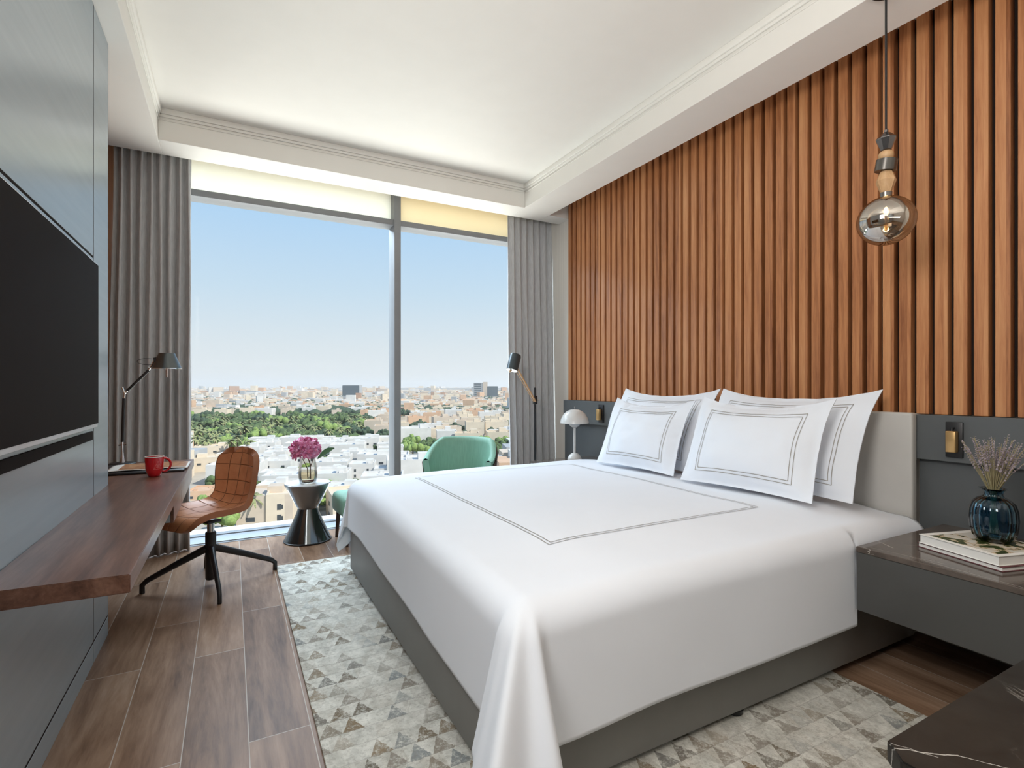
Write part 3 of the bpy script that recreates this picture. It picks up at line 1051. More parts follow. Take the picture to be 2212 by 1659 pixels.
# book corner positions: left (2.534,1.109) to near (2.451,0.819)
brz = math.atan2(-(0.819 - 1.109), 0) and 0.0
def book_at(corner_near, corner_far, z, Wd, th, *a, **k):
    d = Vector((corner_far[0] - corner_near[0], corner_far[1] - corner_near[1]))
    rz = math.atan2(d.y, d.x) - PI / 2
    return book((corner_near[0], corner_near[1], z), rz, d.length, Wd, th, *a, **k)
book_at((2.436, 0.812), (2.522, 1.115), 0.5832, 0.30, 0.018, M['maroon'], M['paper'], 'thin maroon-covered book at the bottom of the nightstand stack')
book_at((2.436, 0.822), (2.518, 1.108), 0.6014, 0.29, 0.036, M['paper'], M['paper'], 'thick white book with green garden cover under the blue vase', M['art'])
vc = (2.66, 0.915)
t = thing('glass_vase', 'dark teal ribbed glass vase standing on the books', 'vase', (vc[0], vc[1], 0.6385))
outer = [(0.045, 0.0), (0.062, 0.004), (0.079, 0.022), (0.088, 0.055), (0.091, 0.09), (0.088, 0.125), (0.078, 0.152), (0.058, 0.168), (0.040, 0.175), (0.034, 0.184), (0.035, 0.196), (0.047, 0.208)]
outer = [(r * 0.81, z) for r, z in outer]
inner = [(r - 0.004, z + (0.006 if z < 0.01 else 0)) for r, z in outer][::-1]
bm = B()
lathe(bm, outer + [(0.045, 0.209)] + inner[0:], 96, rib=lambda a: 0.05 * abs(math.sin(a * 8)))
obj('vase_body', bm, M['teal'], t, 50)
t2 = thing('lavender_bunch', 'dried lavender bunch standing in the teal vase', 'dried flowers', (vc[0], vc[1], 0.65), 0)
rnd = random.Random(11)
bs, bh = B(), B()
for k in range(72):
    a = rnd.uniform(0, 2 * PI)
    q = math.sqrt(rnd.random())
    r0 = 0.018 * q
    r1 = 0.098 * q + rnd.uniform(-0.01, 0.015)
    h = rnd.uniform(0.33, 0.425) - 0.03 * q
    p0 = Vector((r0 * math.cos(a + 2), r0 * math.sin(a + 2), 0.02))
    pn = Vector((0.6 * r0 * math.cos(a), 0.6 * r0 * math.sin(a), 0.18))
    p1 = Vector((r1 * math.cos(a), r1 * math.sin(a), h))
    pm = pn.lerp(p1, 0.55) + Vector((rnd.uniform(-.006, .006), rnd.uniform(-.006, .006), 0.004))
    tube(bs, [p0, pn, pm, p1], [0.0011, 0.0011, 0.001, 0.0008], 5)
    d = (p1 - pm).normalized()
    L = rnd.uniform(0.05, 0.10)
    curl = Vector((rnd.uniform(-.3, .3), rnd.uniform(-.3, .3), 0)) * L
    n_b = 9
    for i in range(n_b):
        f = i / (n_b - 1)
        c = p1 - d * L * (1 - f) + curl * f * f * 0.4
        rr = 0.0029 * (1 - 0.5 * f) * rnd.uniform(0.7, 1.2)
        for s_ in (-1, 1):
            cc = c + Vector((rnd.uniform(-1, 1), rnd.uniform(-1, 1), 0)) * 0.0022
            bmesh.ops.create_icosphere(bh, subdivisions=1, radius=rr, matrix=Matrix.Translation(cc) @ Matrix.Diagonal((1, 1, 1.7, 1)))
obj('stalks', bs, M['fringe_stalk'], t2, 60)
obj('flower_heads', bh, M['lavender'], t2, 60, 'dusty purple flower heads')

# ------------------------------------------------------------------ pendant
pc = Vector((2.5, 1.222, 1.977))
t = thing('pendant_lamp', 'pendant lamp with smoked glass globe and stacked wooden beads', 'pendant lamp', (pc.x, pc.y, SOF))
bm = B(); tube(bm, [(pc.x, pc.y, 2.36), (pc.x, pc.y, SOF - 0.001)], 0.0045, 10)
wpart('cord', bm, M['black'], t)
bm = B(); lathe(bm, [(0.05, 2.958), (0.055, 2.962), (0.055, SOF - 0.0005)], 32, (pc.x, pc.y, 0))
wpart('ceiling_rose', bm, M['black'], t)
bm = B(); lathe(bm, [(0.008, 2.27), (0.020, 2.275), (0.0385, 2.320), (0.0385, 2.324), (0.016, 2.348), (0.009, 2.352), (0.009, 2.362)], 8, (pc.x, pc.y, 0))
wpart('faceted_bead', bm, pbr('smoke_chrome_bead', (0.16, 0.15, 0.15), 0.15, 0.9), t, 20, 'faceted dark chrome bead')
bm = B(); lathe(bm, [(0.012, 2.228), (0.024, 2.234), (0.029, 2.248), (0.028, 2.260), (0.02, 2.270), (0.01, 2.274)], 32, (pc.x, pc.y, 0))
wpart('ball_bead', bm, M['lightwood'], t, 60, 'round pale wood bead')
bm = B(); lathe(bm, [(0.034, -0.023), (0.040, -0.024), (0.040, 0.024), (0.034, 0.023)], 40, (pc.x, pc.y, 2.208), Matrix.Rotation(R(9), 3, 'X'))
wpart('ring_bead', bm, pbr('dark_steel_ring', (0.14, 0.13, 0.12), 0.28, 0.9), t, 40, 'tilted dark steel drum')
bm = B(); lathe(bm, [(0.016, 2.088), (0.021, 2.092), (0.0385, 2.142), (0.026, 2.178), (0.018, 2.186)], 7, (pc.x, pc.y, 0))
wpart('diamond_bead', bm, M['lightwood'], t, 20, 'faceted pale wood bead')
bm = B(); lathe(bm, [(0.018, 2.070), (0.021, 2.072), (0.023, 2.090), (0.018, 2.092)], 28, (pc.x, pc.y, 0))
wpart('collar', bm, pbr('grey_collar', (0.22, 0.20, 0.18), 0.3, 0.7), t)
prof_ = []
for k in range(0, 25):
    a = -PI / 2 + PI * k / 24
    prof_.append((max(0.004, 0.109 * math.cos(a)), 0.104 * math.sin(a)))
prof_ = prof_[:-1]
tilt = Matrix.Rotation(R(3), 3, 'Y') @ Matrix.Rotation(R(-5), 3, 'X')
bm = B(); lathe(bm, prof_, 64, (pc.x, pc.y, pc.z - 0.008), tilt)
wpart('glass_globe', bm, M['smoke'], t, 80, 'smoked mirrored glass globe')
bm = B(); lathe(bm, [(0.004, 0.0), (0.008, 0.006), (0.009, 0.022), (0.006, 0.036), (0.002, 0.04)], 20, (pc.x, pc.y, pc.z + 0.012))
wpart('bulb', bm, M['bulb'], t, 60, 'small glowing filament bulb')
bm = B(); tube(bm, [(pc.x, pc.y, pc.z - 0.05), (pc.x, pc.y, pc.z + 0.013)], 0.005, 12)
wpart('bulb_holder', bm, M['brass'], t)
pl = bpy.data.lights.new('pendant_light', 'POINT')
pl.energy = 2.0
pl.color = (1.0, 0.72, 0.4)
pl.shadow_soft_size = 0.012
plo = link(bpy.data.objects.new('pendant_light', pl))
plo.location = (pc.x, pc.y, pc.z + 0.035)

# ------------------------------------------------------------------ mushroom lamp
t = thing('mushroom_lamp', 'white mushroom table lamp on the window side nightstand', 'table lamp', (2.745, 3.90, 0.5835))
bm = B(); lathe(bm, [(0.064, 0.0), (0.066, 0.004), (0.062, 0.022), (0.048, 0.045), (0.028, 0.06), (0.014, 0.064)], 40)
obj('base', bm, M['whitelacquer'], t, 50)
bm = B(); lathe(bm, [(0.0115, 0.06), (0.0115, 0.30)], 24)
obj('stem', bm, M['whitelacquer'], t)
bm = B(); lathe(bm, [(0.012, 0.292), (0.035, 0.302), (0.054, 0.325), (0.056, 0.345), (0.05, 0.36)], 40)
obj('lower_shade', bm, M['whitelacquer'], t, 50)
sh = [(0.131, 0.335), (0.128, 0.355), (0.118, 0.385), (0.098, 0.418), (0.068, 0.444), (0.035, 0.457), (0.004, 0.46)]
bm = B(); lathe(bm, sh + [(max(0.003, r - 0.003), z - 0.003) for r, z in sh[::-1]], 48, close=True)
obj('upper_shade', bm, M['whitelacquer'], t, 50)
bm = B(); lathe(bm, [(0.003, 0.459), (0.003, 0.472), (0.006, 0.475), (0.006, 0.482), (0.002, 0.485)], 16)
obj('finial', bm, M['chrome'], t)

# ------------------------------------------------------------------ floor reading lamp
t = thing('floor_lamp', 'black floor reading lamp with pale wood arm by right curtain', 'floor lamp', (2.577, 4.32, 0))
bm = B(); lathe(bm, [(0.13, 0.0), (0.13, 0.012), (0.10, 0.018), (0.015, 0.02)], 40)
obj('base', bm, M['black'], t)
bm = B(); tube(bm, [(0, 0, 0.018), (0, 0, 1.24)], 0.011, 14)
obj('pole', bm, M['black'], t)
bm = B(); box(bm, -0.02, 0.02, -0.018, 0.018, 1.08, 1.16, 0.006, 3)
obj('clamp', bm, M['black'], t)
bm = B(); tube(bm, [(0.018, 0, 1.12), (0.045, 0, 1.12)], 0.006, 10)
obj('knob', bm, M['chrome'], t)
# pale wood arm leaning left and up to the head
A0, A1 = Vector((-0.012, -0.03, 1.105)), Vector((-0.235, -0.05, 1.44))
bm = B()
tube(bm, [A0, A1], 0.0085, 10)
tube(bm, [A0 + Vector((-0.02, 0, 0.0)), A1 + Vector((-0.03, 0, 0.0))], 0.004, 8)
obj('wooden_arm', bm, M['lightwood'], t, 60, 'pale wood arm')
bm = B(); tube(bm, [A1 + Vector((0.0, 0, 0.02)), A1 + Vector((-0.075, -0.01, -0.055))], 0.009, 8)
obj('tilt_handle', bm, M['lightwood'], t)
hd = Vector((-0.285, -0.06, 1.40))
hu = Vector((0.055, 0.02, 0.16))
q = hu.to_track_quat('Z', 'Y').to_matrix()
bm = B(); lathe(bm, [(0.052, 0.0), (0.054, 0.0), (0.054, 0.145), (0.048, 0.158), (0.01, 0.162)], 36, hd, q)
obj('lamp_head', bm, pbr('blue_grey_lamp_metal', (0.05, 0.065, 0.075), 0.3, 0.3), t)
bm = B(); lathe(bm, [(0.050, -0.001), (0.050, 0.002)], 36, hd, q)
obj('lamp_diffuser', bm, M['sill'], t, 30, 'pale round lamp mouth')

# ------------------------------------------------------------------ desk lamp
t = thing('desk_lamp', 'black and chrome jointed desk lamp standing at far end of desk', 'desk lamp', (-0.606, 4.06, 0.7555))
bm = B(); lathe(bm, [(0.072, 0.0), (0.072, 0.01), (0.066, 0.014), (0.012, 0.016)], 40)
obj('base', bm, M['black'], t)
bm = B(); lathe(bm, [(0.012, 0.014), (0.010, 0.04), (0.005, 0.09), (0.004, 0.115)], 16)
tube(bm, [(-0.02, 0, 0.125), (0.02, 0, 0.13)], 0.004, 8)
tube(bm, [(0.0, 0, 0.105), (0.0, 0, 0.15)], 0.005, 8)
obj('post', bm, M['chrome'], t)
bm = B(); tube(bm, [(0.0, 0, 0.145), (0.008, 0, 0.42)], 0.0085, 14)
obj('lower_arm', bm, M['black'], t)
bm = B(); tube(bm, [(0.0, 0, 0.49), (0.012, 0, 0.45), (0.010, 0, 0.418)], 0.005, 8)
tube(bm, [(0.012, 0, 0.45), (0.028, 0, 0.472)], 0.005, 8)
tube(bm, [(-0.01, 0, 0.46), (0.03, 0, 0.455)], 0.004, 8)
obj('elbow_joint', bm, M['chrome'], t)
bm = B(); tube(bm, [(0.024, 0, 0.467), (0.138, 0, 0.60)], 0.0085, 14)
obj('upper_arm', bm, M['black'], t)
bm = B(); tube(bm, [(0.136, 0, 0.598), (0.150, 0, 0.625), (0.168, 0, 0.665)], 0.005, 8)
tube(bm, [(0.135, 0, 0.618), (0.158, 0, 0.612)], 0.005, 8)
obj('head_joint', bm, M['chrome'], t)
cs = []
for k in range(17):
    a = PI * (0.35 + 1.3 * k / 16)
    cs.append((0.13 + 0.055 * math.cos(a), 0.01, 0.655 + 0.02 * math.sin(a)))
bm = B(); tube(bm, cs, 0.0018, 6)
obj('cable', bm, M['black'], t)
shd = [(0.082, 0.612), (0.083, 0.615), (0.062, 0.665), (0.048, 0.706), (0.045, 0.712)]
bm = B(); lathe(bm, [(0.080, 0.612)] + shd + [(0.02, 0.712)], 40, (0.235, 0, 0))
obj('lamp_shade', bm, pbr('grey_metal_shade', (0.13, 0.145, 0.15), 0.3, 0.8), t, 40, 'dark metallic conical shade')
bm = B(); lathe(bm, [(0.08, 0.609), (0.084, 0.609), (0.085, 0.614), (0.08, 0.615)], 40, (0.235, 0, 0))
obj('shade_rim', bm, M['chrome'], t, 60)
bm = B(); tube(bm, [(0.235, 0, 0.612), (0.236, 0, 0.555)], [0.007, 0.006], 12)
obj('tilt_handle', bm, M['chrome'], t)
bm = B(); tube(bm, [(0.165, 0, 0.662), (0.19, 0, 0.668)], 0.02, 14)
obj('shade_neck', bm, M['black'], t)

# ------------------------------------------------------------------ desk things
bm = B(); box(bm, -0.72, -0.243, 3.585, 3.98, 0.7555, 0.768, 0.004, 3)
tag(obj('desk_blotter', bm, M['black']), 'black leather desk pad lying beneath the magazine', 'desk pad')
def mag_art():
    m, n, b = mat_new('orange_magazine_photo')
    v = coords(n)
    f = noise_(n, v, 26, 5, 0.7)
    n.links.new(ramp(n, f, ((0.35, (0.22, 0.07, 0.02)), (0.5, (0.50, 0.21, 0.08)), (0.65, (0.62, 0.42, 0.24)))), b.inputs['Base Color'])
    b.inputs['Roughness'].default_value = 0.3
    return m
t = thing('magazine', 'open magazine with orange-brown photo spread behind the red mug', 'magazine', (-0.43, 3.78, 0.7685))
bm = B(); grid(bm, 24, 8, lambda u, v: (-0.20 + 0.40 * u, -0.14 + 0.28 * v + 0.0, 0.001 + 0.006 * (abs(math.sin(PI * u * 2)) ** 0.6)))
o = obj('pages', bm, M['paper'], t, 60)
o.modifiers.new('thick', 'SOLIDIFY').thickness = 0.002
bm = B(); grid(bm, 24, 8, lambda u, v: (-0.14 + 0.33 * u, -0.115 + 0.25 * v, 0.0022 + 0.006 * (abs(math.sin(PI * 2 * ((0.06 + 0.33 * u) / 0.40))) ** 0.6)))
obj('photo_spread', bm, mag_art(), t, 60)
t = thing('mug', 'red mug with pale crest and white rim on the desk', 'mug', (-0.375, 3.475, 0.7555), R(0))
bm = B()
mo = [(0.026, 0.0), (0.029, 0.002), (0.036, 0.02), (0.042, 0.045), (0.0445, 0.08), (0.0455, 0.106)]
mi_ = [(0.0425, 0.106), (0.0415, 0.08), (0.039, 0.045), (0.033, 0.02), (0.02, 0.006)]
lathe(bm, mo + mi_, 48)
obj('mug_body', bm, M['red'], t, 50)
bm = B(); lathe(bm, [(0.0422, 0.1055), (0.0462, 0.1055), (0.0462, 0.1095), (0.0422, 0.1095)], 48, close=True)
obj('mug_rim', bm, M['white_ceramic'], t, 50, 'white rim')
bm = B()
ha = []
for k in range(13):
    a = PI / 2 - PI * k / 12
    ha.append((0.044 + 0.036 * math.cos(a) - (0.008 * (k / 12)), 0, 0.062 + 0.036 * math.sin(a) - 0.006 * (k / 12)))
ha[0] = (0.041, 0, 0.098)
ha[-1] = (0.036, 0, 0.026)
tube(bm, ha, 0.005, 10, 1.2)
hm = obj('handle', bm, M['red'], t, 60)
# crest drawn as thin raised lines on the side facing the room
bm = B()
def onmug(a, z):
    r = 0.0452 if z > 0.075 else 0.0425 + (z - 0.045) / 0.03 * 0.002
    for (r0, z0), (r1, z1) in zip(mo, mo[1:]):
        if z0 <= z <= z1:
            r = r0 + (r1 - r0) * (z - z0) / (z1 - z0)
    aa = R(-62) + a
    return Vector(((r + 0.0003) * math.cos(aa), (r + 0.0003) * math.sin(aa), z))
def mline(p, rr=0.0007):
    d = []
    for a, b_ in zip(p, p[1:]):
        for i in range(4):
            d.append((a[0] + (b_[0] - a[0]) * i / 4, a[1] + (b_[1] - a[1]) * i / 4))
    d.append(p[-1])
    tube(bm, [onmug(a, z) for a, z in d], rr, 5)
mline([(-0.45, 0.042), (0.45, 0.042)])
mline([(-0.45, 0.042), (-0.28, 0.06), (-0.12, 0.074), (0, 0.088), (0.12, 0.074), (0.28, 0.06), (0.45, 0.042)])
mline([(-0.16, 0.05), (-0.2, 0.06), (-0.12, 0.07), (-0.04, 0.06), (-0.1, 0.05), (-0.16, 0.05)])
mline([(0.16, 0.05), (0.2, 0.06), (0.12, 0.07), (0.04, 0.06), (0.1, 0.05), (0.16, 0.05)])
mline([(-0.3, 0.048), (0.0, 0.053), (0.3, 0.048)])
mline([(0, 0.045), (0, 0.082)])
obj('crest', bm, M['pinkprint'], t, 0, 'pale printed crest')

# ------------------------------------------------------------------ swivel chair
cc = Vector((-0.115, 3.80, 0))
t = thing('swivel_chair', 'tan leather swivel chair with quilted seat at the desk', 'chair', cc, math.atan2(-0.60, -0.80))
# local +x is the way the sitter faces
PR = [(0.235, 0.395, 0.17), (0.215, 0.437, 0.200), (0.14, 0.450, 0.218), (0.04, 0.447, 0.222), (-0.06, 0.447, 0.215), (-0.13, 0.458, 0.200), (-0.18, 0.490, 0.185), (-0.208, 0.545, 0.180), (-0.225, 0.62, 0.188), (-0.240, 0.70, 0.196), (-0.252, 0.765, 0.198), (-0.262, 0.815, 0.195), (-0.266, 0.845, 0.19)]
def cat(ps, s):
    n_ = len(ps) - 1
    k = min(n_ - 1, int(s * n_))
    f = s * n_ - k
    g = lambda i: ps[max(0, min(n_, i))]
    out = []
    for c in range(3):
        p0, p1, p2, p3 = g(k - 1)[c], g(k)[c], g(k + 1)[c], g(k + 2)[c]
        out.append(0.5 * ((2 * p1) + (-p0 + p2) * f + (2 * p0 - 5 * p1 + 4 * p2 - p3) * f * f + (-p0 + 3 * p1 - 3 * p2 + p3) * f ** 3))
    return out
def shell(u, v):
    x, z, wd = cat(PR, v)
    if v > 0.72:
        wd *= math.sqrt(max(0.0, 1 - ((v - 0.72) / 0.28) ** 2.8 * 0.88))
    if v < 0.09:
        wd *= math.sqrt(1 - ((0.09 - v) / 0.09) ** 2 * 0.55)
    s = -1 + 2 * u
    e = abs(s) ** 2.5
    k = smoothstep(0.0, 0.2, v) * (1 - smoothstep(0.4, 0.6, v))
    z += 0.022 * e * k - 0.012 * (1 - abs(s)) * k
    back = smoothstep(0.45, 0.75, v)
    x += 0.05 * (abs(s) ** 2) * back
    mid = math.exp(-((v - 0.52) / 0.1) ** 2)
    x += 0.02 * e * mid
    z += 0.022 * e * mid
    return Vector((x, s * wd, z))
bm = B()
grid(bm, 40, 64, shell, uv=lambda a, b_: (a, b_))
o = obj('seat_shell', bm, M['tan'], t, 80)
md = o.modifiers.new('pad', 'SOLIDIFY')
md.thickness = 0.036
md.offset = -1
bv = o.modifiers.new('round', 'BEVEL')
bv.width = 0.013
bv.segments = 4
bv.limit_method = 'ANGLE'
bv.angle_limit = R(50)
bm = B(); lathe(bm, [(0.021, 0.325), (0.021, 0.412)], 20)
obj('gas_lift', bm, M['chrome'], t)
bm = B(); lathe(bm, [(0.026, 0.035), (0.030, 0.04), (0.031, 0.33), (0.027, 0.335)], 24)
obj('pedestal', bm, M['black'], t)
bm = B(); box(bm, -0.045, 0.045, -0.04, 0.04, 0.392, 0.41, 0.006, 2)
obj('seat_bracket', bm, M['black'], t)
# feet measured on the floor, moved into the chair's own frame
inv = Matrix.Rotation(-math.atan2(-0.60, -0.80), 3, 'Z')
for fx, fy in ((-0.475, 3.83), (-0.06, 3.44), (0.262, 3.90), (-0.155, 4.17)):
    d = inv @ (Vector((fx, fy, 0)) - cc)
    n_ = d.normalized()
    p = [n_ * 0.015 + Vector((0, 0, 0.235)), d * 0.5 + Vector((0, 0, 0.155)), d * 0.93 + Vector((0, 0, 0.075)), d + Vector((0, 0, 0.05)), d + Vector((0, 0, 0.001))]
    bm = B(); tube(bm, p, [0.019, 0.016, 0.013, 0.012, 0.012], 10, 1.25)
    obj('leg', bm, M['black'], t, 50)

# ------------------------------------------------------------------ hourglass side table + flower
t = thing('side_table', 'grey metallic hourglass side table standing at the window', 'side table', (0.548, 4.535, 0))
bm = B(); lathe(bm, [(0.182, 0.0), (0.184, 0.003), (0.184, 0.010), (0.178, 0.014)], 64)
obj('base_ring', bm, M['black'], t)
bm = B(); lathe(bm, [(0.180, 0.012), (0.150, 0.08), (0.088, 0.225), (0.076, 0.262)], 64)
obj('lower_cone', bm, pbr('dark_metallic_glaze', (0.10, 0.11, 0.115), 0.14, 0.85, var=0.02), t, 40, 'dark glossy lower cone')
bm = B(); lathe(bm, [(0.076, 0.263), (0.098, 0.30), (0.150, 0.405), (0.176, 0.455), (0.178, 0.462), (0.174, 0.466)], 64)
obj('upper_cone', bm, pbr('grey_metallic_glaze', (0.20, 0.205, 0.21), 0.2, 0.7, var=0.02), t, 40, 'grey upper cone')
bm = B(); lathe(bm, [(0.174, 0.4662), (0.174, 0.468)], 64)
obj('table_top', bm, M['alulight'], t)
fl = thing('flower_vase', 'small clear glass vase holding a pink flower on the side table', 'vase', (0.545, 4.50, 0.4685))
go = [(0.055, 0.0), (0.066, 0.01), (0.072, 0.05), (0.073, 0.08), (0.066, 0.15), (0.056, 0.20)]
gi = [(r - 0.003, z + (0.008 if z < 0.005 else 0)) for r, z in go][::-1]
bm = B(); lathe(bm, go + gi, 40)
obj('vase_glass', bm, M['clearglass'], fl, 60)
bm = B(); lathe(bm, [(0.05, 0.012), (0.062, 0.02), (0.068, 0.05), (0.069, 0.08), (0.0675, 0.098)], 40)
obj('water', bm, glass_thin('water_in_vase', (0.90, 0.84, 0.70), 0.25), fl, 60, 'water up to the middle of the glass')
fw_ = thing('pink_flower', 'large pink ruffled flower with one green leaf in the clear vase', 'flower', (0.545, 4.50, 0.50))
bm = B()
tube(bm, [(0.02, 0, 0.0), (0.018, 0, 0.12), (-0.01, 0.0, 0.20)], 0.004, 8)
tube(bm, [(0.0, 0.01, 0.0), (-0.005, 0, 0.09), (-0.04, 0, 0.17)], 0.003, 8)
tube(bm, [(0.02, 0, 0.1), (0.045, 0, 0.17), (0.08, 0, 0.20)], 0.003, 8)
obj('stems', bm, M['stem'], fw_, 60)
def petals():
    m, n, b = mat_new('pink_petals')
    v = coords(n)
    f = noise_(n, v, 22, 3)
    n.links.new(ramp(n, f, ((0.35, (0.58, 0.10, 0.24)), (0.55, (0.70, 0.28, 0.46)), (0.7, (0.72, 0.45, 0.66)))), b.inputs['Base Color'])
    b.inputs['Roughness'].default_value = 0.6
    return m
bm = B()
rnd = random.Random(4)
for k in range(330):
    a = k * 2.39996
    cz = 1 - 1.75 * (k + 0.5) / 330
    rr = math.sqrt(max(0, 1 - cz * cz))
    d = Vector((rr * math.cos(a), rr * math.sin(a), cz))
    rad = rnd.uniform(0.75, 1.05)
    c = Vector((d.x * 0.115, d.y * 0.10, d.z * 0.092)) * rad + Vector((-0.02, 0, 0.243))
    sd = d.cross(Vector((rnd.uniform(-1, 1), rnd.uniform(-1, 1), rnd.uniform(-1, 1)))).normalized()
    fw2 = (d + sd * rnd.uniform(0.2, 0.9)).normalized()
    s2 = fw2.cross(sd).normalized()
    L = rnd.uniform(0.022, 0.036)
    Wd = rnd.uniform(0.012, 0.018)
    nr = s2.cross(fw2)
    pts = []
    for i in range(4):
        f = i / 3
        wv = Wd * math.sin(PI * (0.2 + 0.62 * f))
        for j in (-1, 0, 1):
            pts.append(bm.verts.new(c + fw2 * L * (f - 0.4) + s2 * wv * j + nr * (0.006 * abs(j) + 0.006 * f * f + rnd.uniform(-.002, .002))))
    for i in range(3):
        for j in range(2):
            q_ = i * 3 + j
            bm.faces.new((pts[q_], pts[q_ + 1], pts[q_ + 4], pts[q_ + 3]))
o = obj('petals', bm, petals(), fw_, 60, 'pink and lilac ruffled petals')
bm = B()
def leaffn(u, v):
    p0, p1 = Vector((0.075, 0, 0.155)), Vector((0.205, -0.01, 0.235))
    c = p0.lerp(p1, u)
    wd = 0.03 * math.sin(PI * min(1, u * 0.93 + 0.05)) ** 0.8
    s = (v * 2 - 1)
    return c + Vector((0.35, 0.5, -0.6)).normalized() * wd * s + Vector((0, 0, 0.008 * abs(s) + 0.015 * math.sin(PI * u)))
grid(bm, 12, 4, leaffn)
obj('leaf', bm, M['leaf'], fw_, 60)

# ------------------------------------------------------------------ green armchair and footstool
ac = Vector((1.80, 4.34, 0))
t = thing('tub_armchair', 'mint green tub armchair with curved back by the window', 'armchair', ac, R(-132))
def tub(r_out, z_lo):
    pass
def back_fn(side_):
    def f(u, v):
        a = R(-105) + R(210) * u         # wraps the rear of the seat
        top = 0.762 - 0.17 * smoothstep(0.45, 1.0, abs(u - 0.5) * 2) 
        z = 0.30 + (top - 0.30) * v
        r = 0.240 + 0.035 * v
        if side_:
            r += 0.055
        x = -math.cos(a) * r * 0.98
        y = math.sin(a) * r
        return Vector((x, y, z))
    return f
bm = B()
Ff = back_fn(0); Gf = back_fn(1)
nu, nv = 40, 14
F1 = grid(bm, nu, nv, Ff)
for j in range(nv, nv + 1):
    pass
topring = []
G1 = grid(bm, nu, nv, lambda u, v: Gf(u, v))
RT = []
for i in range(nu + 1):
    a_, b_ = F1[i][nv].co, G1[i][nv].co
    m_ = (a_ + b_) / 2 + Vector((0, 0, 0.016))
    RT.append(bm.verts.new(m_))
for i in range(nu):
    bm.faces.new((F1[i][nv], F1[i + 1][nv], RT[i + 1], RT[i]))
    bm.faces.new((RT[i], RT[i + 1], G1[i + 1][nv], G1[i][nv]))
    bm.faces.new((F1[i][0], F1[i + 1][0], G1[i + 1][0], G1[i][0]))
for j in range(nv):
    bm.faces.new((F1[0][j], F1[0][j + 1], G1[0][j + 1], G1[0][j]))
    bm.faces.new((F1[nu][j], F1[nu][j + 1], G1[nu][j + 1], G1[nu][j]))
obj('backrest', bm, M['green'], t, 60)
# brown outer shell hugging the back
bm = B()
def outer_fn(off):
    def f(u, v):
        a = R(-98) + R(196) * u
        top = 0.742 - 0.17 * smoothstep(0.45, 1.0, abs(u - 0.5) * 2)
        z = 0.27 + (top - 0.27) * v
        r = 0.297 + 0.035 * v + off
        return Vector((-math.cos(a) * r * 0.98, math.sin(a) * r, z))
    return f
F1 = grid(bm, nu, 6, outer_fn(0)); G1 = grid(bm, nu, 6, outer_fn(0.012))
for i in range(nu):
    bm.faces.new((F1[i][6], F1[i + 1][6], G1[i + 1][6], G1[i][6]))
    bm.faces.new((F1[i][0], F1[i + 1][0], G1[i + 1][0], G1[i][0]))
for j in range(6):
    bm.faces.new((F1[0][j], F1[0][j + 1], G1[0][j + 1], G1[0][j]))
    bm.faces.new((F1[nu][j], F1[nu][j + 1], G1[nu][j + 1], G1[nu][j]))
obj('outer_shell', bm, M['darkbrown'], t, 60, 'dark brown outer shell')
bm = B(); prof_s = [(0.18, 0.29), (0.228, 0.30), (0.235, 0.34), (0.233, 0.40), (0.21, 0.425), (0.10, 0.435)]
lathe(bm, prof_s, 40, (0.0, 0, 0))
obj('seat_cushion', bm, M['green'], t, 60)
for x, y in ((0.19, 0.19), (0.19, -0.19), (-0.19, 0.19), (-0.19, -0.19)):
    bm = B(); tube(bm, [(x * 1.15, y * 1.15, 0.0), (x, y, 0.31)], [0.013, 0.02], 12)
    obj('leg', bm, M['darkbrown'], t)
t = thing('footstool', 'mint green upholstered footstool between side table and bed', 'footstool', (0.975, 4.36, 0), R(4))
bm = B(); box(bm, -0.23, 0.23, -0.20, 0.20, 0.215, 0.385, 0.045, 5)
obj('cushion', bm, M['green'], t, 60)
for x, y in ((-0.18, -0.15), (0.18, -0.15), (-0.18, 0.15), (0.18, 0.15)):
    bm = B(); tube(bm, [(x * 1.08, y * 1.08, 0.0), (x, y, 0.225)], [0.012, 0.02], 12)
    obj('leg', bm, M['darkbrown'], t)
# ------------------------------------------------------------------ the town below, seen from high up
GZ = -28.0
TH = R(28.2886)
def town(u, v, z=GZ):
    """spot on the town's ground that a level sight line through picture point (u, v) reaches"""
    a, b_ = (u - 1106) / 1126, (835 - v) / 1126
    k = (z - 1.25) / b_
    return Vector(((math.sin(TH) + a * math.cos(TH)) * k, (math.cos(TH) - a * math.sin(TH)) * k, z))
def facade(name, col, rough=0.85):
    return pbr(name, col, rough, var=0.07, vs=0.35)
H_ = {'white': facade('white_render', (0.68, 0.66, 0.63)), 'cream': facade('cream_render', (0.70, 0.60, 0.47)), 'peach': facade('peach_render', (0.64, 0.43, 0.29)),
      'sand': facade('sand_render', (0.62, 0.52, 0.42)), 'grey': facade('grey_render', (0.40, 0.41, 0.42)), 'brown': facade('brown_render', (0.42, 0.27, 0.19))}
M['dark_win'] = pbr('dark_window_panes', (0.06, 0.07, 0.08), 0.3)
M['crown'] = pbr('tree_crown', (0.085, 0.13, 0.05), 0.9, var=0.5, vs=1.6)
M['crown_light'] = pbr('bright_tree_crown', (0.22, 0.31, 0.09), 0.9, var=0.4, vs=1.6)
M['crown_dark'] = pbr('deep_green_crown', (0.06, 0.095, 0.055), 0.9, var=0.45, vs=1.6)
M['frond'] = pbr('palm_fronds', (0.26, 0.28, 0.13), 0.85, var=0.4, vs=2)
M['trunk'] = pbr('tree_trunk', (0.16, 0.11, 0.07), 0.9, var=0.2)
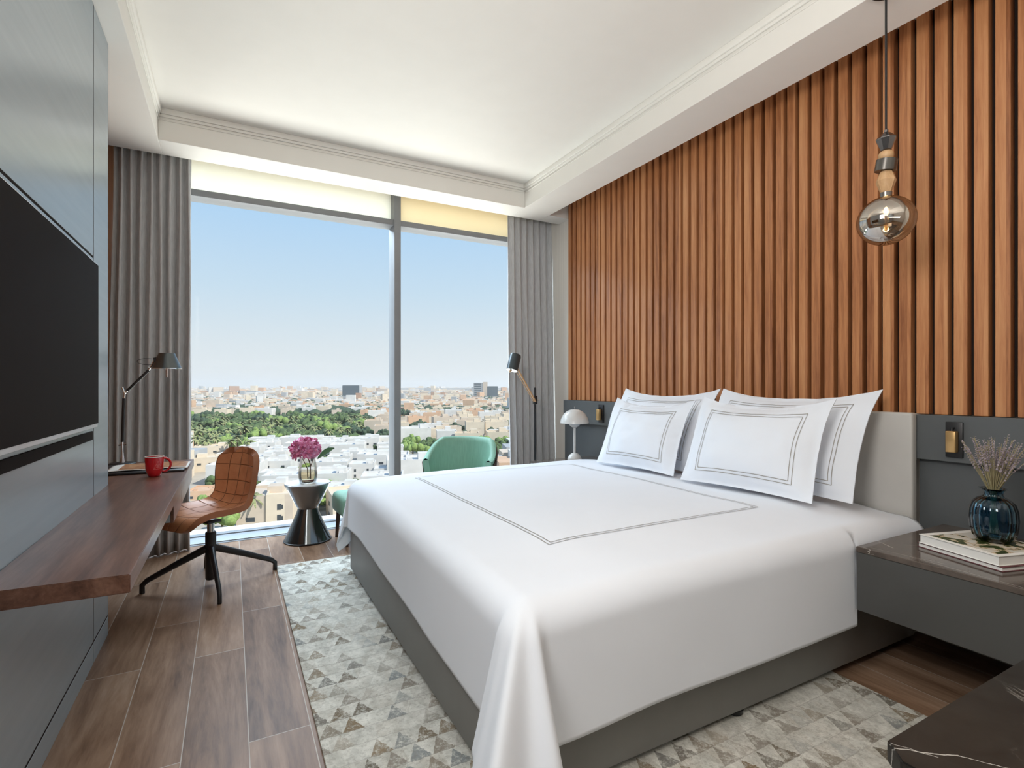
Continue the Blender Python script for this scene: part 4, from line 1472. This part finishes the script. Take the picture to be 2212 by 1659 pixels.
def ground_mat():
    m, n, b = mat_new('town_ground')
    v = coords(n)
    f = noise_(n, v, 0.012, 6, 0.65)
    n.links.new(ramp(n, f, ((0.35, (0.30, 0.27, 0.23)), (0.5, (0.46, 0.41, 0.34)), (0.62, (0.55, 0.50, 0.42)))), b.inputs['Base Color'])
    b.inputs['Roughness'].default_value = 0.95
    return m
bm = B()
vs = [bm.verts.new(p) for p in ((-9000, 12, GZ), (14000, 12, GZ), (14000, 16000, GZ), (-9000, 16000, GZ))]
bm.faces.new(vs)
o = obj('ground', bm, ground_mat(), None, 0)
o['kind'] = 'structure'

def house_mesh(bm, w_, d, h, rnd, mi=0, detail=True, roofbox=True):
    """front facade faces -y; mi material slots: 0 render, 1 dark panes, 2 roof"""
    box(bm, -w_ / 2, w_ / 2, 0, d, 0, h)
    p, t_ = 0.9, 0.3
    for a in ((-w_ / 2, w_ / 2, 0, t_), (-w_ / 2, w_ / 2, d - t_, d), (-w_ / 2, -w_ / 2 + t_, t_, d - t_), (w_ / 2 - t_, w_ / 2, t_, d - t_)):
        box(bm, a[0], a[1], a[2], a[3], h, h + p)
    if roofbox:
        bx = rnd.uniform(-0.25, 0.2) * w_
        by = d * rnd.uniform(0.3, 0.5)
        box(bm, bx, bx + w_ * 0.28, by, by + d * 0.3, h, h + 2.6)
        for k in range(3):
            x, y = rnd.uniform(-0.4, 0.4) * w_, rnd.uniform(0.12, 0.85) * d
            box(bm, x, x + 1.2, y, y + 1.0, h, h + 1.1)
def house_windows(w_, d, h, rnd):
    out = []
    n_ = max(2, int(w_ / 3.6))
    fl_ = max(1, int(h / 3.6))
    ww, hh = rnd.choice(((1.0, 1.4), (1.5, 1.3), (0.8, 1.9)))
    for f in range(fl_):
        for k in range(n_):
            if rnd.random() < 0.2:
                continue
            x = -w_ / 2 + w_ * (k + 0.5) / n_
            z = 1.0 + f * 3.6
            out.append((x - ww / 2, x + ww / 2, -0.06, 0.02, z, z + hh))
        y = d * 0.5
        z = 1.0 + f * 3.6
        out.append((-w_ / 2 - 0.05, -w_ / 2 + 0.02, y - 0.6, y + 0.6, z, z + 1.4))
    return out

rnd = random.Random(21)
PROTO = []
for k in range(9):
    w_, d, h = rnd.uniform(9, 15), rnd.uniform(8, 13), rnd.choice((4.5, 7.5, 8.2, 9.0))
    b1 = B()
    house_mesh(b1, w_, d, h, rnd)
    wins = house_windows(w_, d, h, rnd)
    me1 = bpy.data.meshes.new('house_walls'); b1.to_mesh(me1)
    for a in wins:
        box(b1, *a, mi=1)
    me2 = bpy.data.meshes.new('small_house'); b1.to_mesh(me2); b1.free()
    PROTO.append((me1, me2, w_, d, h, wins))
UNIT = {}
def window_mesh(a):
    dims = tuple(round(q_, 2) for q_ in (a[1] - a[0], a[3] - a[2], a[5] - a[4]))
    if dims not in UNIT:
        bm = B(); box(bm, -dims[0] / 2, dims[0] / 2, -dims[1] / 2, dims[1] / 2, -dims[2] / 2, dims[2] / 2)
        me = bpy.data.meshes.new('window_pane'); bm.to_mesh(me); bm.free()
        me.materials.append(M['dark_win'])
        UNIT[dims] = me
    return UNIT[dims]
TINT = {}
USED = []
def free(p, r_, k=1.0):
    for (x, y, q_) in USED:
        if (p.x - x) ** 2 + (p.y - y) ** 2 < ((r_ + q_) * k) ** 2:
            return False
    return True
def take(p, r_):
    USED.append((p.x, p.y, r_))
COLS = ((400, 'by the left curtain'), (470, 'above the swivel chair'), (560, 'between chair and flower'), (640, 'above the flower'), (715, 'right of the flower'), (785, 'left of the mullion'),
        (860, 'right of the mullion'), (925, 'above the armchair, leftward'), (985, 'above the armchair, rightward'), (1045, 'by the right curtain'))
ROWS = ((0, 'in the farthest rows'), (876, 'in the far rows'), (888, 'in the middle rows'), (905, 'in the nearer rows'), (930, 'low in view'), (965, 'lowest in view'))
def where(u, v):
    c = [t_ for x, t_ in COLS if u >= x or x == 400][-1]
    q_ = [t_ for y, t_ in ROWS if v >= y][-1]
    return c, q_
def house(pos, kind, k, rz, scale=1.0, label='', group='', hs=1.0, name='town_house', near=False):
    me1, me2, w_, d, h, wins = PROTO[k]
    key = (k, kind, near)
    if key not in TINT:
        m_ = (me1 if near else me2).copy()
        m_.materials.clear()
        m_.materials.append(H_[kind])
        m_.materials.append(M['dark_win'])
        TINT[key] = m_
    o = link(bpy.data.objects.new(name, TINT[key]))
    o.location = pos
    o.rotation_euler = (0, 0, rz)
    o.scale = (scale, scale, scale * hs)
    tag(o, label, 'house', group)
    take(pos + Matrix.Rotation(rz, 3, 'Z') @ Vector((0, d * scale / 2, 0)), math.hypot(w_, d) * scale * 0.47)
    if near:
        for a in wins:
            q_ = link(bpy.data.objects.new('window', window_mesh(a)))
            q_.parent = o
            q_.location = ((a[0] + a[1]) / 2, (a[2] + a[3]) / 2, (a[4] + a[5]) / 2)
    return o

# the white walled compound below the window
WL = 'white flat-roofed block of the walled compound below the window'
rnd = random.Random(5)
comp = []
for k in range(400):
    u = rnd.uniform(490, 845)
    lo = 962 + (30 if u < 560 else 0)
    v = lo + (1102 - lo) * rnd.random() ** 0.9
    if u < 560 and v > 1060:
        continue
    if not free(town(u, v) + Vector((1.5, 4, 0)), 5.6, 0.98):
        continue
    comp.append((u, v, rnd.uniform(13, 19), 'white'))
    take(town(u, v) + Vector((1.5, 4, 0)), 5.6)
USED.clear()
for i, (u, v, s_, kd) in enumerate(comp):
    p = town(u, v)
    c, q_ = where(u, v)
    house(p, kd, rnd.choice((1, 2, 3, 5, 7)), R(-18), s_ / 19.0, 'white flat-roofed block of the walled compound, %s, %s' % (c, 'front part' if v > 1050 else 'middle part' if v > 1000 else 'rear part'), 'white blocks of the compound below the window', 0.62, near=True)
# street side buildings nearest the glass
near = [(572, 1132, 20, 'sand', 'beige low building beside the street right of the swivel chair'), (632, 1128, 19, 'cream', 'cream low building beside the street left of the side table'), (790, 1128, 20, 'cream', 'cream low building behind the side table and footstool'),
        (440, 1080, 13, 'peach', 'peach house between the left curtain and the swivel chair'), (430, 1020, 15, 'cream', 'cream house behind the top of the swivel chair at left'),
        (455, 990, 15, 'cream', 'cream house farther back beside the left curtain'), (890, 1040, 24, 'white', 'long white building just right of the window mullion'),
        (1090, 1040, 20, 'white', 'white building showing beside the right curtain')]
for i, (u, v, s_, kd, lb) in enumerate(near):
    house(town(u, v), kd, (i * 2) % 9, R(-14 + 6 * (i % 3)), s_ / 18.0, lb, None, 0.6, near=True)

# trees
G1 = 'trees of the dense grove'
def crown_mesh(seed, n_b, rx, rz):
    r_ = random.Random(seed)
    bm = B()
    for k in range(n_b):
        a = r_.uniform(0, 2 * PI)
        q_ = math.sqrt(r_.random())
        c = Vector((math.cos(a) * q_ * rx, math.sin(a) * q_ * rx, rz * (0.2 + 0.9 * r_.random() * (1 - 0.6 * q_))))
        bmesh.ops.create_icosphere(bm, subdivisions=2, radius=r_.uniform(0.24, 0.42) * rx, matrix=Matrix.Translation(c))
    for v in bm.verts:
        v.co += Vector((noise.noise(v.co * 1.7), noise.noise(v.co * 1.7 + Vector((5, 5, 5))), noise.noise(v.co * 1.7 + Vector((9, 1, 2))))) * 0.5
    return bm
def me_of(bm, mat, nm):
    me = bpy.data.meshes.new(nm)
    bm.to_mesh(me)
    bm.free()
    me.materials.append(mat)
    for p in me.polygons:
        p.use_smooth = True
    return me
CR = []
for k in range(3):
    CR.append({c: me_of(crown_mesh(30 + k, 16, 3.4, 2.8), M[c], 'crown') for c in ('crown', 'crown_light', 'crown_dark')})
bm = B(); tube(bm, [(0, 0, 0), (0.1, 0, 3.4)], [0.3, 0.2], 7)
TRK = me_of(bm, M['trunk'], 'trunk')
def palm_fronds(seed):
    r_ = random.Random(seed)
    bm = B()
    for k in range(26):
        a = 2 * PI * k / 26 + r_.uniform(-.1, .1)
        e_ = r_.uniform(-0.5, 1.1)
        L = r_.uniform(2.4, 3.1)
        prev = None
        for i in range(7):
            f = i / 6
            rr = L * f * math.cos(e_ * (1 - f * 0.4))
            z = L * (f * math.sin(e_) - 0.55 * f * f)
            wd = 0.34 * math.sin(PI * (0.12 + 0.8 * f))
            c = Vector((math.cos(a) * rr, math.sin(a) * rr, z))
            sd = Vector((-math.sin(a), math.cos(a), 0)) * wd
            cur = (bm.verts.new(c + sd + Vector((0, 0, -wd * 0.6))), bm.verts.new(c), bm.verts.new(c - sd + Vector((0, 0, -wd * 0.6))))
            if prev:
                bm.faces.new((prev[0], prev[1], cur[1], cur[0]))
                bm.faces.new((prev[1], prev[2], cur[2], cur[1]))
            prev = cur
    return bm
PF = [me_of(palm_fronds(60 + k), M['frond'], 'fronds') for k in range(2)]
bm = B(); tube(bm, [(0, 0, 0), (0.12, 0, 3), (0, 0, 6.5)], [0.32, 0.24, 0.22], 8)
PT = me_of(bm, M['trunk'], 'palm_trunk')
def tree(pos, s_, col, label, group, check=True):
    if check and not free(pos, s_ * 3.3, 0.8):
        return False
    take(pos, s_ * 3.3)
    o = link(bpy.data.objects.new('broadleaf_tree', TRK))
    o.location = pos
    o.scale = (s_, s_, s_ * rnd.uniform(0.85, 1.15))
    o.rotation_euler = (0, 0, rnd.uniform(0, 6))
    tag(o, label, 'tree', group)
    c = link(bpy.data.objects.new('crown', rnd.choice(CR)[col]))
    c.parent = o
    c.location = (0, 0, 2.2)
def palm(pos, s_, label, group, check=True):
    if check and not free(pos, s_ * 2.0, 0.8):
        return False
    take(pos, s_ * 2.0)
    o = link(bpy.data.objects.new('palm_tree', PT))
    o.location = pos
    o.scale = (s_, s_, s_)
    tag(o, label, 'palm tree', group)
    c = link(bpy.data.objects.new('fronds', rnd.choice(PF)))
    c.parent = o
    c.location = (0, 0, 6.4)
rnd = random.Random(77)
G1L, G1 = 'dark green tree in the dense grove beyond the white compound', 'trees of the dense grove'
for k in range(420):
    u = rnd.uniform(405, 790)
    f = (u - 405) / 385
    if rnd.random() < 0.3:
        palm(town(u, rnd.uniform(915, 966 - 6 * f - 14 * max(0, f - 0.5))), rnd.uniform(0.9, 1.2), 'feathery palm inside the grove, ' + where(u, 0)[0], G1)
        continue
    v = rnd.uniform(902 + 6 * f, 966 - 6 * f - 14 * max(0, f - 0.5))
    c, q_ = where(u, v)
    tree(town(u, v), rnd.uniform(0.9, 1.6), rnd.choice(('crown', 'crown', 'crown_dark', 'crown_light', 'crown')), '%s tree of the %s grove, %s' % (('squat', 'tall')[k % 2], 'front' if v > 945 else 'rear' if v < 918 else 'middle', c), G1)
G2L, G2 = 'bright green leafy tree at the front of the grove above the swivel chair', 'bright green trees at the grove front'
for u, v in ((560, 972), (575, 966), (590, 962), (605, 960), (548, 985), (600, 970), (500, 975), (480, 1010), (478, 985), (615, 962), (530, 978), (490, 968)):
    tree(town(u, v), rnd.uniform(0.9, 1.3), 'crown_light', 'bright green leafy tree at the front of the grove, ' + where(u, v)[0], G2)
G3L, G3 = 'feathery palm standing in the grove near the left curtain', 'palms in the grove'
for u, v in ((425, 985), (445, 985), (465, 980), (512, 980), (540, 985), (455, 965), (530, 960), (560, 955), (600, 950), (645, 945), (680, 950), (420, 962), (500, 990)):
    palm(town(u, v), rnd.uniform(0.9, 1.3), 'feathery palm standing in the grove, %s, %s' % (where(u, v)[0], 'nearer' if v > 970 else 'farther'), G3, False)
palm(town(545, 1132), 0.95, 'single large palm by the street right of the swivel chair', None, False)
tree(town(470, 1060), 0.9, 'crown', 'round tree just left of the swivel chair backrest', None, False)
tree(town(452, 1105), 0.8, 'crown_light', 'bright shrub tree beside the peach house at left', None, False)
tree(town(715, 1068), 0.8, 'crown_light', 'bright green tree right behind the flower leaf', None, False)
tree(town(722, 1092), 0.7, 'crown_light', 'small bright green tree above the footstool', None, False)
tree(town(480, 1150), 0.9, 'crown_light', 'bright shrub seen beneath the swivel chair seat', None, False)
G4L, G4 = 'small round-headed street tree before the white wall right of the mullion', 'round-headed street trees right of the mullion'
for u in (868, 884, 902, 916, 930, 945, 1085, 1060):
    tree(town(u, 1032 + rnd.uniform(-3, 3)), 0.62, 'crown', G4L + (', by the right curtain' if u > 1050 else ''), G4, False)
G5L, G5 = 'green tree beyond the white wall behind the green armchair', 'trees behind the armchair'
for k in range(26):
    u, v = rnd.uniform(862, 1100), rnd.uniform(966, 990)
    tree(town(u, v), rnd.uniform(0.8, 1.2), rnd.choice(('crown', 'crown_light')), 'green tree beyond the white wall, %s' % where(u, v)[0], G5)
G6L, G6 = 'lone dark tree scattered among the pale houses of the town', 'trees scattered among the houses'
for k in range(75):
    u = rnd.uniform(410, 1100)
    v = rnd.uniform(866, 900) if u < 800 else rnd.uniform(866, 962)
    tree(town(u, v), rnd.uniform(0.8, 1.4), 'crown_dark', 'lone dark tree among the houses %s, %s' % where(u, v)[::-1], G6)
for k in range(160):
    u, v = rnd.uniform(500, 845), rnd.uniform(975, 1110)
    p = town(u, v)
    tree(p, rnd.uniform(0.35, 0.6), rnd.choice(('crown', 'crown_light')), 'small tree between the white compound blocks, ' + where(u, v)[0], 'small trees in the compound')
# rows of houses, nearest ones individually
rnd = random.Random(99)
placed = []
cnt = 0
tries = 0
while cnt < 262 and tries < 14000:
    tries += 1
    u = rnd.uniform(395, 1110)
    v = 874 + (rnd.random() ** 1.1) * 108
    if u < 800 and v > 902:
        continue
    p = town(u, v)
    if not free(p + Vector((2, 5, 0)), 7.2, 0.97):
        continue
    kd = rnd.choices(('white', 'cream', 'peach', 'sand'), (3, 4, 3, 3) if u < 840 else (3, 5, 2, 3))[0]
    c, q_ = where(u, v)
    adj = {'white': 'white', 'cream': 'cream', 'peach': 'peach coloured', 'sand': 'sand coloured'}[kd]
    house(p, kd, rnd.randrange(9), R(rnd.choice((-20, -18, -22, -12))), rnd.uniform(0.85, 1.15), '%s flat-roofed house %s, %s' % (adj, q_, c), kd + ' houses of the town', 0.85, near=(cnt < 0))
    cnt += 1
print('houses', cnt)
# landmarks
LM = []
def block(name, u, v, w_, d, h, body, label, rz=-0.3, parts=None):
    t = thing(name, label, 'building', town(u, v), rz)
    LM.append(town(u, v)[:2])
    bm = B(); box(bm, -w_ / 2, w_ / 2, 0, d, 0, h)
    obj('walls', bm, body, t, 0)
    if parts:
        parts(t)
    return t
def glassband(z0, z1, w_, d, nm='glass_front'):
    def f(t):
        bm = B(); box(bm, -w_ / 2, w_ / 2, -0.8, 0.0, z0, z1)
        obj(nm, bm, M['lm_glass'], t, 0)
    return f
M['lm_glass'] = pbr('blue_dark_glass', (0.09, 0.12, 0.14), 0.4)
block('office_block', 758, 869, 30, 24, 32, H_['grey'], 'grey office block with dark glass front on the skyline left of the mullion', -0.45, glassband(13, 31, 31, 24))
def bands(t):
    for k in range(7):
        bm = B(); box(bm, -10, 6, -0.5, 0, 4 + k * 5, 6.4 + k * 5)
        obj('window_band', bm, M['lm_glass'], t, 0)
block('tower_block', 1034, 862, 24, 20, 38, H_['grey'], 'grey banded tower block on the skyline left of the right curtain', -0.45, bands)
block('tower_block', 1048, 862, 11, 16, 40, H_['sand'], 'slim pale stair tower between the two grey tower blocks', -0.45)
block('tower_block', 1064, 862, 24, 20, 30, M['lm_glass'], 'dark glassy tower block nearest the right curtain on the skyline', -0.45)
block('apartment_block', 1012, 890, 13, 12, 14, H_['peach'], 'peach apartment block with dark balconies left of the towers', -0.45, glassband(4, 6, 10, 12, 'balcony_opening'))
# elevated road along the horizon at right
t = thing('elevated_road', 'long grey elevated road crossing the skyline right of the mullion', 'elevated road', town(950, 846))
p0, p1 = town(850, 847.5) - t.location, town(1100, 846.5) - t.location
d = (p1 - p0).normalized()
sN = Vector((-d.y, d.x, 0)) * 10
bm = B()
vsx = [bm.verts.new(q_ + Vector((0, 0, z))) for z in (12, 22) for q_ in (p0 - sN, p1 - sN, p1 + sN, p0 + sN)]
for f in ((0, 1, 2, 3), (4, 5, 6, 7), (0, 1, 5, 4), (1, 2, 6, 5), (2, 3, 7, 6), (3, 0, 4, 7)):
    bm.faces.new([vsx[i] for i in f])
obj('deck', bm, H_['grey'], t, 0)
L = (p1 - p0).length
for k in range(18):
    c = p0 + d * (L * (k + 0.5) / 18)
    bm = B(); box(bm, c.x - 3, c.x + 3, c.y - 3, c.y + 3, 0, 12)
    obj('pier', bm, H_['grey'], t, 0)
# everything farther away: too many to count
def far_boxes(name, n_, vlo, vhi, mats, label, seed, smin, smax, hmin, hmax, power=1.0):
    r_ = random.Random(seed)
    bm = B()
    for k in range(n_):
        u = r_.uniform(380, 1130)
        v = vlo + (vhi - vlo) * (r_.random() ** power)
        p = town(u, v)
        if (v > 868 and not free(p, smax * 0.55)) or any((p.x - a) ** 2 + (p.y - b_) ** 2 < 45 ** 2 for a, b_ in LM):
            continue
        w_, d_, h = r_.uniform(smin, smax), r_.uniform(smin, smax), r_.uniform(hmin, hmax)
        if r_.random() < 0.03:
            h *= 2.2
        mt = Matrix.Translation(p) @ Matrix.Rotation(R(r_.choice((-20, -18, 70, 5, -30))), 4, 'Z')
        box(bm, -w_ / 2, w_ / 2, 0, d_, 0, h, mi=r_.choices(range(len(mats)), [4, 4, 2, 3, 1, 1][:len(mats)])[0], mat=mt)
    o = obj(name, bm, mats, None, 0)
    tag(o, label, 'buildings', None, 'stuff')
MT = [H_['white'], H_['cream'], H_['peach'], H_['sand'], H_['grey'], H_['brown']]
far_boxes('distant_rooftops', 7000, 850, 900, MT, 'mass of pale low houses spreading out behind the nearer town houses', 3, 7, 14, 4, 8.5, 1.0)
far_boxes('hazy_distant_buildings', 3800, 838.6, 855, MT, 'hazy crowd of distant buildings reaching the horizon', 8, 14, 34, 6, 15, 0.9)
r_ = random.Random(14)
bm = B()
bt = B()
for k in range(5200):
    u = r_.uniform(-900, 375) if r_.random() < 0.6 else r_.uniform(1135, 2100)
    v = 846 + (1060 - 846) * r_.random() ** 1.6
    p = town(u, v)
    if r_.random() < 0.22:
        s_ = r_.uniform(2.5, 5)
        bmesh.ops.create_icosphere(bt, subdivisions=1, radius=1.0, matrix=Matrix.Translation(p + Vector((0, 0, s_ * 0.7))) @ Matrix.Diagonal((s_ * 1.3, s_, s_, 1)))
        continue
    w_, d_ = r_.uniform(8, 15), r_.uniform(8, 14)
    if v < 858:
        w_, d_ = w_ * 2, d_ * 2
    mt = Matrix.Translation(p) @ Matrix.Rotation(R(r_.choice((-20, -18, 70, 5))), 4, 'Z')
    box(bm, -w_ / 2, w_ / 2, 0, d_, 0, r_.uniform(4, 9), mi=r_.choices(range(6), [4, 4, 2, 3, 1, 1])[0], mat=mt)
tag(obj('outlying_rooftops', bm, MT, None, 0), 'pale houses of the town lying beyond the sides of the window view', 'buildings', None, 'stuff')
tag(obj('outlying_trees', bt, M['crown_dark'], None, 80), 'trees of the town lying beyond the sides of the window view', 'trees', None, 'stuff')
r_ = random.Random(4)
bm = B()
for k in range(5200):
    u = r_.uniform(380, 1130)
    v = 841 + (900 - 841) * r_.random()
    p = town(u, v)
    cl = noise.noise(Vector((p.x * 0.004, p.y * 0.002, 0)))
    if cl < -0.02 and r_.random() < 0.9:
        continue
    s_ = r_.uniform(2.6, 5.5)
    bmesh.ops.create_icosphere(bm, subdivisions=1, radius=1.0, matrix=Matrix.Translation(p + Vector((0, 0, s_ * 0.7))) @ Matrix.Diagonal((s_ * r_.uniform(1, 1.8), s_, s_ * 0.9, 1)))
tag(obj('distant_trees', bm, M['crown_dark'], None, 80), 'dark green tree clumps between the distant houses', 'trees', None, 'stuff')
r_ = random.Random(6)
bm = B()
for k in range(900):
    u = r_.uniform(400, 800)
    f = (u - 400) / 400
    v = r_.uniform(904 + 6 * f, 968 - 6 * f - 14 * max(0, f - 0.5))
    p = town(u, v)
    s_ = r_.uniform(1.6, 3.2)
    bmesh.ops.create_icosphere(bm, subdivisions=1, radius=1.0, matrix=Matrix.Translation(p + Vector((0, 0, s_ * 0.6))) @ Matrix.Diagonal((s_ * r_.uniform(1, 1.6), s_, s_, 1)))
for v in bm.verts:
    v.co += Vector((noise.noise(v.co * 0.6), noise.noise(v.co * 0.6 + Vector((7, 0, 0))), noise.noise(v.co * 0.6 + Vector((0, 7, 0))))) * 0.9
tag(obj('grove_undergrowth', bm, M['crown'], None, 80), 'dense low shrubs filling the grove between the trees', 'shrubs', None, 'stuff')
# warm dusty air over the town
bm = B(); box(bm, -4000, 9000, 60, 12500, GZ - 1, 110)
hz = obj('outside_haze', bm, None or M['window'], None, 0)
hm_ = bpy.data.materials.new('dusty_air')
hm_.use_nodes = True
n = hm_.node_tree
n.nodes.clear()
oo = N(n, 'ShaderNodeOutputMaterial')
vsx = N(n, 'ShaderNodeVolumeScatter')
vsx.inputs['Color'].default_value = (1.0, 1.0, 1.0, 1)
vsx.inputs['Density'].default_value = 0.00014
vsx.inputs['Anisotropy'].default_value = 0.2
n.links.new(vsx.outputs[0], oo.inputs['Volume'])
hz.data.materials.clear()
hz.data.materials.append(hm_)
tag(hz, 'pale dusty haze hanging over the whole town to the horizon', 'haze', None, 'stuff')
